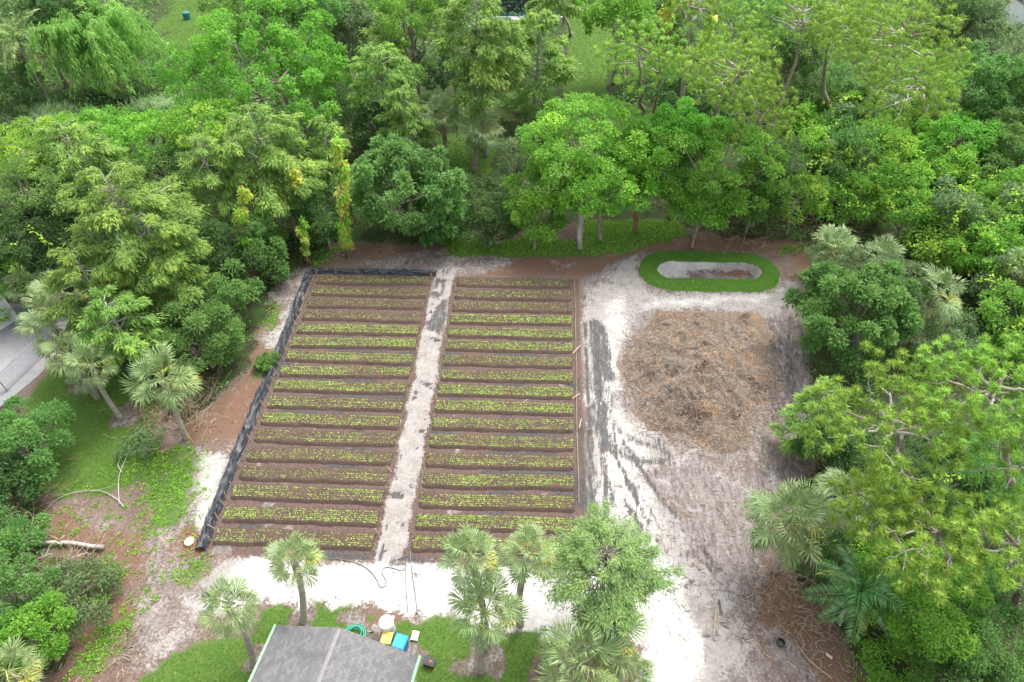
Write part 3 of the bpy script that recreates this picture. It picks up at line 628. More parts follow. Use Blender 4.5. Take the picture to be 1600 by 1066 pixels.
def chips():
    t = NT('wood_chips'); p = t.pos(); n1 = t.noise(11, 5, 0.75, p); n2 = t.noise(0.45, 4, 0.6, p); n3 = t.noise(0.9, 3, 0.6, p, 1.0)
    c = t.mix(t.ramp(n1, 0.3, 0.7), (0.095, 0.071, 0.058), (0.335, 0.265, 0.21))
    c = t.mix(t.ramp(n2, 0.50, 0.62, 0, 0.7), c, (0.25, 0.215, 0.19)); c = t.mix(t.ramp(n3, 0.54, 0.64, 0, 0.75), c, (0.34, 0.20, 0.105)); c = t.mix(t.ramp(t.noise(0.6, 4, 0.6, p, 1.2), 0.56, 0.64, 0, 0.8), c, (0.070, 0.048, 0.038)); c = t.mix(t.ramp(t.noise(0.8, 3, 0.6, t.n('Mapping', i_Vector=p, i_Location=(7, 3, 0)).outputs[0], 0.6), 0.58, 0.68, 0, 0.7), c, (0.34, 0.26, 0.165))  # darkest brown patches are painted shadow in gaps among the chips
    m = t.done(t.pbr(c, 0.95, 0.15, t.bump(n1, 1.0, 0.10)))
    z0 = gz(*PILE); r = empty('wood_chip_pile', (PILE[0], PILE[1], 0), 'low mound of shredded wood chips, bark and branches on pale sand', 'wood pile')
    b = MB(); n = 110; g = np.linspace(-6, 6, n); DX, DY = np.meshgrid(g, g); b.add(np.stack([DX, DY, pile_z(DX, DY)], -1).reshape(-1, 3), (lambda i: np.stack([i, i+1, i+n+1, i+n], -1).reshape(-1, 4))(np.arange(n-1)[:, None]*n+np.arange(n-1)[None]))
    b.obj('mound', m, r, True)
    rg = np.random.default_rng(31)
    a = rg.uniform(0, 6.28, 13000); q = np.sqrt(rg.random(13000))*1.10+np.abs(rg.normal(0, 0.10, 13000))*(rg.random(13000) < 0.35); P = np.stack([np.cos(a)*q*4.5, np.sin(a)*q*5.3], -1)
    P = np.c_[P, np.maximum(pile_z(P[:, 0], P[:, 1])+0.03, hgt(P[:, 0]+PILE[0], P[:, 1]+PILE[1])+0.02)]; L = rg.uniform(0.08, 0.30, 13000)*rg.choice([0.7, 1, 1.6], 13000); V, F = stick_arrays(rg, P, L, rg.uniform(0.005, 0.012, 13000), 0.3)
    t = NT('shredded_wood'); isl = t.n('NewGeometry').outputs['Random Per Island']
    pn = t.noise(0.55, 4, 0.6, t.pos(), 1.0); cc = t.mix(t.ramp(t.math('ADD', t.math('MULTIPLY', isl, 0.6), t.math('MULTIPLY', pn, 0.5)), 0.15, 0.75), (0.075, 0.050, 0.036), (0.37, 0.295, 0.23)); cc = t.mix(t.ramp(pn, 0.55, 0.68, 0, 0.4), cc, (0.31, 0.195, 0.12)); cc = t.mix(t.ramp(isl, 0.85, 1.0), cc, (0.62, 0.52, 0.40)); MAT['shred'] = t.done(t.pbr(cc, 0.95, 0.15))
    b = MB(); b.add(V, F); tag(b.obj('shredded_wood', MAT['shred'], r), kind='stuff')
    metas = []
    for k in range(6):
        b = MB(); Lb = 1.0; t_ = np.linspace(-0.5, 0.5, 6); w_ = np.cumsum(rg.normal(0, 0.05, (6, 2)), 0)
        tube(b, np.c_[t_, w_[:, 0], w_[:, 1]*0.4], np.linspace(0.03, 0.014, 6), 5); metas.append(b.mesh('branch', MAT['stick']))
    for k in range(110):
        a = rg.uniform(0, 6.28); q = math.sqrt(rg.random())*0.97; x, y = math.cos(a)*q*4.4, math.sin(a)*q*5.2
        if k > 60: x, y = rg.normal(1.2, 1.5), rg.normal(2.4, 1.6)
        o = mkobj('branch', metas[k % 6], r, (x, y, float(pile_z(np.array([x]), np.array([y]))[0])+0.06)); s = rg.uniform(0.4, 1.2)
        o.scale = (s, s*0.6, s*0.6); o.rotation_euler = (0, rg.normal(0, 0.18), rg.uniform(0, 6.28))
chips()

# loose woody litter on the ground
def litter():
    rg = np.random.default_rng(77); b = MB()
    A = insample(rg, [[(1180, 880), (1240, 900), (1310, 980), (1400, 1090), (1180, 1090), (1150, 960)], [(1110, 960), (1170, 900), (1200, 960), (1160, 1010)]], 30)
    B = insample(rg, [[(260, 620), (330, 640), (400, 570), (425, 590), (390, 650), (320, 700), (270, 700)], [(60, 780), (130, 785), (210, 830), (320, 830), (330, 890), (300, 960), (200, 1066), (60, 1066), (130, 960), (80, 860)], [(560, 385), (1000, 378), (1250, 372), (1265, 400), (1000, 398), (600, 412)]], 7)
    C = insample(rg, [[(970, 480), (1190, 480), (1260, 640), (1250, 780), (1180, 860), (1060, 760), (980, 660)], [(1000, 760), (1180, 800), (1180, 1000), (1060, 1000)]], 7)
    Dp = insample(rg, [CLEARP], 0.5)
    for Q, l in ((A, 0.36), (B, 0.30), (C, 0.25), (Dp, 0.22)):
        n = len(Q); P = np.c_[Q, hgt(Q[:, 0], Q[:, 1])+0.02]; V, F = stick_arrays(rg, P, l*rg.uniform(0.3, 1.5, n), rg.uniform(0.006, 0.015, n), 0.12); b.add(V, F)
    tag(b.obj('wood_litter', MAT['shred']), 'scattered twigs, bark strips and wood chips on the bare ground', 'wood litter', kind='stuff')
litter()

# ------------------------------------------------------------------ house at the front
def house():
    L = G(430, 979, 2.6); Rr = G(655, 1028, 2.6); v = Rr-L; wd = np.linalg.norm(v); ang = math.atan2(v[1], v[0]); Mi = (L+Rr)/2
    r = empty('house', (Mi[0], Mi[1], 0), 'house with a grey shingled gable roof and pale green trim at the bottom edge', 'house'); r.rotation_euler.z = ang
    W = wd/2; LEN = 12.0; EZ, RZ = 2.6, 4.0                     # local: x across, -y towards the camera
    b = MB(); ww = W-0.35
    for s in (-1, 1): box(b, (s*ww, -LEN/2, EZ/2-0.06), (0.16, LEN-0.7, EZ-0.05))
    box(b, (0, -0.4, EZ/2-0.06), (2*ww-0.16, 0.16, EZ-0.05)); box(b, (0, -LEN+0.4, EZ/2-0.06), (2*ww-0.16, 0.16, EZ-0.05))
    b.add([[-ww, -0.33, EZ-0.1], [ww, -0.33, EZ-0.1], [0, -0.33, RZ-0.2], [-ww, -0.47, EZ-0.1], [ww, -0.47, EZ-0.1], [0, -0.47, RZ-0.2]], [np.array([[0, 1, 2], [5, 4, 3]]), np.array([[0, 3, 4, 1], [1, 4, 5, 2], [2, 5, 3, 0]])])
    b.obj('wall', plain('house_wall', (0.45, 0.52, 0.44), (0.55, 0.62, 0.53), 2), r)
    b = MB()
    for s in (-1, 1):
        p0 = np.array([s*W, 0, EZ]); p1 = np.array([0, 0, RZ]); a = np.array([0, -LEN, 0]); dn = np.array([0, 0, -0.12])
        b.add([p0, p1, p1+a, p0+a, p0+dn, p1+dn, p1+a+dn, p0+a+dn], np.array([[0, 1, 2, 3], [7, 6, 5, 4], [0, 4, 5, 1], [1, 5, 6, 2], [2, 6, 7, 3], [3, 7, 4, 0]]))
    roof = b.obj('roof', plain('roof_felt', (0.12, 0.12, 0.125), (0.17, 0.17, 0.17)), r)
    t = NT('asphalt_shingle'); isl = t.n('NewGeometry').outputs['Random Per Island']; g = t.noise(60, 3, 0.8, t.obj()); st = t.noise(0.55, 4, 0.6, t.n('Mapping', i_Vector=t.obj(), i_Scale=(0.5, 2.0, 1)).outputs[0])
    c = t.mix(isl, (0.120, 0.119, 0.121), (0.185, 0.180, 0.180)); c = t.mix(t.ramp(g, 0.35, 0.7, 0, 0.5), c, (0.215, 0.21, 0.208)); c = t.mix(t.ramp(st, 0.52, 0.72, 0, 0.6), c, (0.10, 0.10, 0.105))
    SH = t.done(t.pbr(c, 0.95, 0.15, t.bump(g, 0.5, 0.01)))
    b = MB(); sl = math.hypot(W, RZ-EZ); rg = np.random.default_rng(3); ex = 0.14
    for s in (-1, 1):
        uu = np.array([s*W, 0, EZ-RZ])/sl; nn = np.array([s*(RZ-EZ), 0, W])/sl; nc = int(sl/ex)
        for k in range(nc+1):
            d0 = k*ex; d1 = min(d0+ex+0.05, sl+0.03); off = (k % 2)*0.10
            nt_ = int(7.5/0.20)
            for j in range(nt_):
                y0 = -j*0.20-off+0.15; y1 = y0-0.192
                if j == 0: y0 = min(y0, 0.03)
                h0, h1 = 0.004, 0.020+rg.uniform(0, 0.006)
                A = [np.array([0, 0, RZ])+uu*d+nn*h+np.array([0, y, 0]) for d, h in ((d0, h0), (d1, h1)) for y in (y0, y1)]
                lo = [A[2]-nn*0.02, A[3]-nn*0.02]
                b.add(A+lo, np.array([[0, 1, 3, 2], [2, 3, 5, 4]]))
    tag(b.obj('shingles', SH, roof), kind='stuff')
    b = MB(); 
    for j in range(40):
        y0 = -0.05-j*0.18; 
        for s in (-1, 1):
            a = np.array([[0, y0, RZ+0.035+0.012], [0, y0-0.2, RZ+0.035], [s*0.09, y0-0.2, RZ+0.035-0.09*(RZ-EZ)/W], [s*0.09, y0, RZ+0.047-0.09*(RZ-EZ)/W]]); b.add(a, np.array([[0, 1, 2, 3]]))
    tag(b.obj('ridge_cap', plain('ridge_shingle', (0.20, 0.188, 0.188), (0.27, 0.255, 0.255), 9, 0.95), roof), 'paler row of shingles along the roof ridge')
    GT = plain('green_trim', (0.24, 0.42, 0.26), (0.32, 0.50, 0.33), 3, 0.6)
    for s in (-1, 1):
        b = MB(); box(b, (s*(W+0.04), -LEN/2+0.02, EZ-0.06), (0.07, LEN+0.1, 0.2)); box(b, (s*(W+0.01), -LEN/2+0.02, EZ+0.045), (0.10, LEN+0.1, 0.02)); b.obj('fascia', GT, r)
    for s in (-1, 1):
        b = MB(); c = np.array([s*W/2, -0.05, (EZ+RZ)/2-0.20]); a = math.atan2(RZ-EZ, W)*(s); box(b, c, (sl, 0.05, 0.16), np.array(Matrix.Rotation(a, 3, 'Y'))); b.obj('barge_board', GT, r)
    b = MB(); box(b, (-W-0.7, -3.0, 1.9), (1.5, 0.04, 0.06), np.array(Matrix.Rotation(-0.2, 3, 'Z'))); b.obj('bracket', GT, r)
    for y in (-2.5, -5.5, -8.5):
        b = MB(); box(b, (ww+0.09, y, 1.5), (0.04, 1.1, 1.2)); wv_ = b.obj('window', plain('window_glass', (0.03, 0.04, 0.05), (0.06, 0.07, 0.08), 1, 0.1, 0.6), r)
        b = MB(); [box(b, (ww+0.115, y+dy, 1.5), (0.03, 0.06, 1.3)) for dy in (-0.58, 0, 0.58)]; [box(b, (ww+0.118, y, 1.5+dz), (0.03, 1.1, 0.06)) for dz in (-0.62, 0.62)]; b.obj('frame', WHITE, wv_)
house()

# ------------------------------------------------------------------ things beside the house
def plast(name, a, rough=0.4): return plain(name, tuple(x*0.88 for x in a), a, 4, rough, 0.4)
def barrel():
    p = GP(609, 988); r = empty('barrel', p, 'white plastic barrel with a white lid behind the yellow-lidded bin', 'barrel'); r.rotation_euler.z = 0.4; r.scale = (1, 1, 1.25)
    b = MB(); lathe(b, [(0.27, 0), (0.30, 0.02), (0.305, 0.3), (0.315, 0.32), (0.315, 0.36), (0.305, 0.38), (0.305, 0.62), (0.315, 0.64), (0.315, 0.68), (0.305, 0.70), (0.30, 0.9)], 28); b.obj('drum', plast('barrel_plastic', (0.62, 0.66, 0.68)), r, True)
    b = MB(); lathe(b, [(0.33, 0.88), (0.335, 0.93), (0.31, 0.95), (0.29, 0.94), (0.05, 0.95)], 28); box(b, (0.33, 0.1, 0.915), (0.14, 0.12, 0.05)); b.obj('lid', plast('barrel_lid', (0.82, 0.82, 0.82)), r, False)
barrel()
def bin_(px, py, s, body, lid, label, rz, dents=False):
    p = GP(px, py); r = empty('wheelie_bin', p, label, 'bin', 'bins by the house'); r.rotation_euler.z = rz
    def ring(w, d, z): return [[-w/2, -d/2, z], [w/2, -d/2, z], [w/2, d/2, z], [-w/2, d/2, z]]
    b = MB(); secs = [(0.42, 0.46, 0.04), (0.44, 0.48, 0.10), (0.52, 0.58, 0.80), (0.57, 0.63, 0.82), (0.57, 0.63, 0.88)]
    V = np.array([ring(w_*s, d_*s, z_*s) for w_, d_, z_ in secs]).reshape(-1, 3)
    fs = [[k*4+j, k*4+(j+1) % 4, k*4+4+(j+1) % 4, k*4+4+j] for k in range(len(secs)-1) for j in range(4)]+[[3, 2, 1, 0], [16, 17, 18, 19]]
    b.add(V, np.array(fs)); b.obj('body', body, r)
    b = MB(); V = np.array([ring(0.60*s, 0.66*s, 0.885*s), ring(0.60*s, 0.66*s, 0.93*s), ring(0.50*s, 0.56*s, 0.97*s), ring(0.42*s, 0.48*s, 0.965*s)]).reshape(-1, 3)
    fs = [[k*4+j, k*4+(j+1) % 4, k*4+4+(j+1) % 4, k*4+4+j] for k in range(3) for j in range(4)]+[[3, 2, 1, 0], [12, 13, 14, 15]]; b.add(V, np.array(fs)); b.obj('lid', lid, r)
    b = MB(); tube(b, [[-0.2*s, 0.36*s, 0.86*s], [0.2*s, 0.36*s, 0.86*s]], 0.02, 6); box(b, (-0.2*s, 0.335*s, 0.86*s), (0.03, 0.07, 0.03)); box(b, (0.2*s, 0.335*s, 0.86*s), (0.03, 0.07, 0.03)); b.obj('handle', body, r)
    for sx in (-1, 1):
        b = MB(); th = np.linspace(0, 2*np.pi, 16, endpoint=False); 
        V = [[sx*0.24*s+e, 0.25*s+0.1*s*math.cos(t), 0.1*s+0.1*s*math.sin(t)] for e in (-0.03, 0.03) for t in th]
        b.add(V, [np.array([[j, (j+1) % 16, 16+(j+1) % 16, 16+j] for j in range(16)]), np.array([list(range(16)), list(range(31, 15, -1))])]); b.obj('wheel', plast('wheel_rubber', (0.03, 0.03, 0.03), 0.7), r)
bin_(608, 1007, 0.84, plast('bin_green', (0.02, 0.09, 0.07)), plast('lid_yellow', (0.75, 0.52, 0.14)), 'dark green wheelie bin with a yellow lid by the house', -0.1+math.pi)
bin_(629, 1015, 0.98, plast('bin_blue', (0.015, 0.14, 0.36)), plast('lid_blue', (0.03, 0.33, 0.62)), 'blue wheelie bin with a blue lid by the house corner', -0.25+math.pi)
def crate(px, py, s, h, body, lidm, nm, label, rz, mark=None):
    p = GP(px, py); r = empty(nm, p, label, 'box'); r.rotation_euler.z = rz
    b = MB(); V = []
    for k, (q, z) in enumerate(((0.9, 0), (1.0, h*0.85), (1.0, h*0.86))): V += [[-s[0]/2*q, -s[1]/2*q, z], [s[0]/2*q, -s[1]/2*q, z], [s[0]/2*q, s[1]/2*q, z], [-s[0]/2*q, s[1]/2*q, z]]
    b.add(V, np.array([[k*4+j, k*4+(j+1) % 4, k*4+4+(j+1) % 4, k*4+4+j] for k in range(2) for j in range(4)]+[[3, 2, 1, 0], [8, 9, 10, 11]])); b.obj('body', body, r)
    b = MB(); box(b, (0, 0, h*0.88), (s[0]*1.06, s[1]*1.06, h*0.10)); box(b, (0, 0, h*0.95), (s[0]*0.85, s[1]*0.8, h*0.06)); l = b.obj('lid', lidm, r)
    if mark:
        b = MB(); box(b, (s[0]*0.12, s[1]*0.05, h*0.985), (s[0]*0.28, s[1]*0.25, 0.012)); b.obj('sticker', mark, l)
crate(672, 1038, (0.50, 0.36), 0.36, plast('box_black', (0.02, 0.02, 0.022)), plast('box_black_lid', (0.035, 0.035, 0.04), 0.3), 'storage_box', 'black box with a small reddish mark on top standing on the grass', -0.25, plast('red_mark', (0.35, 0.08, 0.04)))
crate(649, 995, (0.30, 0.40), 0.16, plast('box_lime', (0.45, 0.6, 0.12)), plast('box_cream', (0.78, 0.76, 0.58)), 'small_crate', 'small cream and lime coloured box on the lawn', -0.1)
def hose(name, pts, rad, mat, label, z=0.03):
    P = catmull([G(*p)[:2] for p in pts], 10); Z_ = hgt(P[:, 0], P[:, 1])+z; b = MB(); o0 = np.array([P[0, 0], P[0, 1], Z_[0]])
    tube(b, np.c_[P, Z_]-o0, rad, 6); tag(b.obj(name, mat, smooth=True, loc=tuple(o0)), label, name.split('_')[-1])
HB = plast('hose_grey', (0.16, 0.155, 0.15), 0.5)
hose('garden_hose', [(506, 872), (530, 874), (557, 880), (575, 890), (588, 905), (592, 915), (597, 918), (603, 914), (602, 906), (598, 898), (597, 892), (603, 887), (614, 888), (628, 892), (634, 886), (633, 880), (626, 882), (617, 882), (616, 877), (628, 872), (638, 868)], 0.022, HB, 'thin dark hose looping across the white sand')
hose('irrigation_pipe', [(641, 862), (642, 880), (645, 905), (649, 930), (652, 960)], 0.022, HB, 'thin dark pipe running straight over the sand towards the house')
hose('irrigation_hose', [(633, 880), (634, 900), (635, 930), (637, 950), (637, 958)], 0.018, HB, 'thin dark hose left of the straight pipe on the sand')
def coil():
    p = GP(556, 992); b = MB(); th = np.linspace(0, 2*np.pi*6, 150); rr = 0.34+0.10*np.sin(th*0.37); 
    tube(b, np.c_[rr*np.cos(th)*1.15, rr*np.sin(th), 0.06+0.012*th/2+0.03*np.sin(th*1.7)], 0.02, 6)
    tag(b.obj('hose_coil', plast('hose_green', (0.04, 0.42, 0.30)), smooth=True, loc=tuple(p)), 'coiled green garden hose beside the roof edge', 'hose')
coil()
def roller():
    p = GP(566, 986); q = GP(584, 988); d = q-p; r = empty('paint_roller', p, 'grey pole with a dark blue end lying between the coiled hose and the barrel', 'tool'); b = MB(); tube(b, [[0, 0, 0.04], d*0.8+[0, 0, 0.04]], 0.018, 6); b.obj('pole', GALV, r)
    b = MB(); tube(b, [d*0.8+[0, 0, 0.05], d+[0, 0, 0.05]], 0.05, 8); b.obj('head', plast('roller_blue', (0.06, 0.08, 0.22)), r)
roller()
def stump():
    p = GP(297, 848); r = empty('tree_stump', p, 'freshly cut pale stump in orange sawdust at the left field corner', 'stump'); b = MB(); lathe(b, [(0.36, -0.05), (0.29, 0.06), (0.26, 0.16)], 18); b.obj('bark', MAT['barkred'], r)
    b = MB(); lathe(b, [(0.25, 0.155), (0.245, 0.172), (0.02, 0.175)], 18); b.obj('cut_face', plain('fresh_wood', (0.62, 0.46, 0.26), (0.76, 0.62, 0.42), 4), r)
stump()
b = MB(); lathe(b, [(0.14, 0), (0.17, 0.02), (0.19, 0.2), (0.17, 0.2), (0.15, 0.06)], 16); tag(b.obj('plant_pot', plast('pot_black', (0.02, 0.02, 0.02)), loc=tuple(GP(1219, 1006))), 'small black pot on the bare ground at the lower right', 'pot')
b = MB(); b_p = GP(293, 30); lathe(b, [(0.35, 0), (0.42, 0.05), (0.46, 0.8), (0.42, 0.86), (0.2, 0.92)], 14); tag(b.obj('rain_barrel', plast('teal_plastic', (0.02, 0.16, 0.17)), loc=tuple(b_p)), 'small dark teal barrel on the far lawn at the top left', 'barrel')
def enclosure():
    a = G(775, 40); bb = G(880, 40); y = a[1]; x0, x1 = a[0], bb[0]; r = empty('pool_enclosure', ((x0+x1)/2, y, 0), 'dark screened enclosure with a white rail behind the trees at the top', 'enclosure'); xc = (x0+x1)/2
    for x in np.linspace(x0, x1, 7):
        b = MB(); box(b, (x-xc, 0, 2), (0.1, 0.1, 4)); b.obj('post', plast('frame_bronze', (0.03, 0.03, 0.03)), r)
    for z in (1.0, 3.0, 4.05):
        b = MB(); box(b, (0, 0, z), (x1-x0, 0.12, 0.1)); b.obj('rail', plast('frame_bronze2', (0.03, 0.03, 0.03)) if z > 1 else WHITE, r)
    b = MB(); [box(b, (x-xc, 0.02, 2), (0.02, 0.02, 3.9)) for x in np.arange(x0, x1, 0.25)]; [box(b, (0, 0.02, z), (x1-x0, 0.02, 0.02)) for z in np.arange(0.2, 4, 0.25)]; tag(b.obj('screen_mesh', plast('screen', (0.03, 0.035, 0.04)), r), kind='stuff')
    b = MB(); box(b, (0, 5.2, 1.5), (x1-x0, 0.3, 3.0)); b.obj('back_wall', plain('dim_wall', (0.04, 0.05, 0.06), (0.07, 0.08, 0.10), 1), r)
    b = MB(); box(b, (0, 2.6, 0.05), (x1-x0-1, 3.6, 0.1)); b.obj('pool', plain('pool_water', (0.03, 0.07, 0.10), (0.05, 0.10, 0.14), 1, 0.08, 0.6), r)
    b = MB(); box(b, (-1.0, -0.35, 0.45), (2.2, 0.5, 0.9)); box(b, (-1.0, -0.35, 0.93), (2.4, 0.6, 0.06)); b.obj('counter', WHITE, r)
enclosure()
def far_roof():
    p = G(1596, 42); r = empty('far_building', (p[0]+2.2, p[1], 0), 'white roofed building glimpsed among trees at the top right edge', 'building')
    b = MB(); box(b, (0, 0, 1.3), (7, 5, 2.6)); b.obj('wall', WHITE, r)
    b = MB(); box(b, (0, -1.35, 3.0), (7.6, 3.1, 0.1), np.array(Matrix.Rotation(0.28, 3, 'X'))); box(b, (0, 1.35, 3.0), (7.6, 3.1, 0.1), np.array(Matrix.Rotation(-0.28, 3, 'X'))); b.obj('roof', WHITE, r)
far_roof()

# ================================================================== vegetation
KLEAF = 0.95
_seed = [1000]
def nrng():
    _seed[0] += 1; return np.random.default_rng(_seed[0])
def locate(px, py, rx, ry, H):
    """crown centre seen at (px,py) with half-size (rx,ry) -> base point, radius, half height, centre height, scale"""
    rz = H*0.35
    for _ in range(5):
        zc = H-rz; p = G(px, py, zc); dep = proj(p)[2]; r = rx*dep/FPX; rm = ry*dep/FPX
        d = ray(px, py); s = -d[2]/np.linalg.norm(d); c = math.sqrt(1-s*s)
        rz = math.sqrt(max(rm*rm-(r*s)**2, 0.0))/c
        rz = min(max(rz, 0.35*r), 0.47*H)
    z0 = gz(p[0], p[1])
    return np.array([p[0], p[1], z0]), r, rz, H-rz, 0.64*FPX/dep
def clump_dirs(rng, n, low):
    i = np.arange(n)+0.5; z = 1-(1-low)*i/n; ph = i*2.39996+rng.uniform(0, 6.28)
    q = np.sqrt(1-z*z); d = np.stack([q*np.cos(ph), q*np.sin(ph), z], -1)+rng.normal(0, 0.14, (n, 3))
    return unit(d)
def limb(mb, a, b, r0, r1, rng, sag=0.0, n=6, wob=0.06, sides=5):
    t = np.linspace(0, 1, n)[:, None]; L = np.linalg.norm(b-a); P = a+(b-a)*t
    P[1:-1] += rng.normal(0, wob*L, (n-2, 3))*np.array([1, 1, 0.6]); P[:, 2] += (sag*L*np.sin(np.pi*t))[:, 0]
    tube(mb, P, np.linspace(r0, r1, n), sides)
def trunkpath(mb, top, r0, r1, rng, n=8, wob=0.03, sides=8, base=(0, 0, -0.3), flare=1.5):
    base = np.array(base, float); t = np.linspace(0, 1, n)[:, None]; L = np.linalg.norm(top-base)
    P = base+(top-base)*t; P[2:-1] += np.cumsum(rng.normal(0, wob*L*0.4, (n-3, 3)), 0)*np.array([1, 1, 0])
    R = np.linspace(r0, r1, n); R[0] *= flare; tube(mb, P, R, sides); return P
def root(name, B, label, cat='tree', group=None): return empty(name, B, label, cat, group)

def broadleaf(px, py, rx, ry, H, col, label, name='broadleaf_tree', cat='tree', group=None, L=3.0, k=1.12, low=-0.5, cl=1.0, base=None, bark='bark', flat=0.75, asp=0.5, droop=0.1, spread=0.3, strands=0, trunk=True, fill=0.3):
    rng = nrng(); B, r, rz, zc, pxm = locate(px, py, rx, ry, H); C0 = np.array([0, 0, zc-B[2]])
    if base is not None:
        nb = GP(*base); C0 = C0+np.array([B[0]-nb[0], B[1]-nb[1], 0]); B = nb
    R = root(name, B, label, cat, group)
    n = int(np.clip((r/0.80)**2*3.0*cl, 16, 190)); d = clump_dirs(rng, n, low)
    lob = unit(rng.normal(0, 1, (7, 3))*np.array([1, 1, 0.6])+np.array([0, 0, 0.3])); m = (d @ lob.T).max(1)
    rad = 0.70+0.34*sm(0.72, 0.99, m)+rng.normal(0, 0.05, n); inner = rng.random(n) < fill; rad = np.where(inner, rad*rng.uniform(0.45, 0.8, n), rad)
    C = C0+d*rad[:, None]*np.array([r, r, rz]); rc = r*1.45/math.sqrt(n)*rng.uniform(0.75, 1.25, n)
    N = int(min(KLEAF*k*math.pi*rx*ry*0.41*1.9, 40000)); ci = rng.integers(0, n, N)
    q = unit(rng.normal(0, 1, (N, 3))+d[ci]*0.55+np.array([0, 0, 0.45])); P = C[ci]+q*np.array([1, 1, flat])*(rc[ci]*(0.45+0.55*rng.random(N)))[:, None]
    D = q*0.75+rng.normal(0, 0.55, (N, 3))-np.array([0, 0, droop]); Nn = q*0.4+np.array([0, 0, 0.8])+rng.normal(0, spread, (N, 3))
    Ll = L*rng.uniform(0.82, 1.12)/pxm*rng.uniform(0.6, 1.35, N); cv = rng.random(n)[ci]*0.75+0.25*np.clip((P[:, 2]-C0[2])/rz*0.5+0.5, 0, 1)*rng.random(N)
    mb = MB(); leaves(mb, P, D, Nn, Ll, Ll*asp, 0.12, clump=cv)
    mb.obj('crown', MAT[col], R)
    if trunk:
        mb = MB(); top = C0+np.array([0, 0, -0.25*rz]); tr = max(0.06, 0.032*r+0.010*H); path = trunkpath(mb, top, tr, tr*0.55, rng)
        for j in range(0, n, max(1, n//16)):
            s = path[rng.integers(len(path)//2, len(path))]; limb(mb, s, C[j], tr*0.42, 0.02, rng, -0.04)
        mb.obj('trunk', MAT[bark], R, True)
    if strands:
        mb = MB(); 
        for j in range(strands):
            dd = unit(rng.normal(0, 1, 3)*np.array([1, 1, 0.5])+np.array([0, 0, 0.7])); p = C0+dd*np.array([r, r, rz])*1.02; a = rng.uniform(0, 6.28); M_ = rng.integers(14, 30); st = 0.6*Ll.mean()
            t = np.arange(M_)[:, None]*st; Q = p+np.c_[np.cos(a)*t, np.sin(a)*t, -0.0*t]+np.cumsum(rng.normal(0, 0.04, (M_, 3)), 0)
            rel = (Q-C0)/np.array([r, r, rz]); Q = C0+unit(rel)*np.minimum(np.maximum(np.linalg.norm(rel, axis=1, keepdims=True), 0.98), 1.06)*np.array([r, r, rz])
            leaves(mb, Q, rng.normal(0, 1, (M_, 3))+np.array([0, 0, 0.1]), rng.normal(0, 0.3, (M_, 3))+np.array([0, 0, 1.0]), Ll[:M_]*1.05, Ll[:M_]*0.7, 0.1, clump=0.9+0.1*rng.random(M_))
        tag(mb.obj('vine_strands', MAT['vine'], R), kind='stuff')
    return R

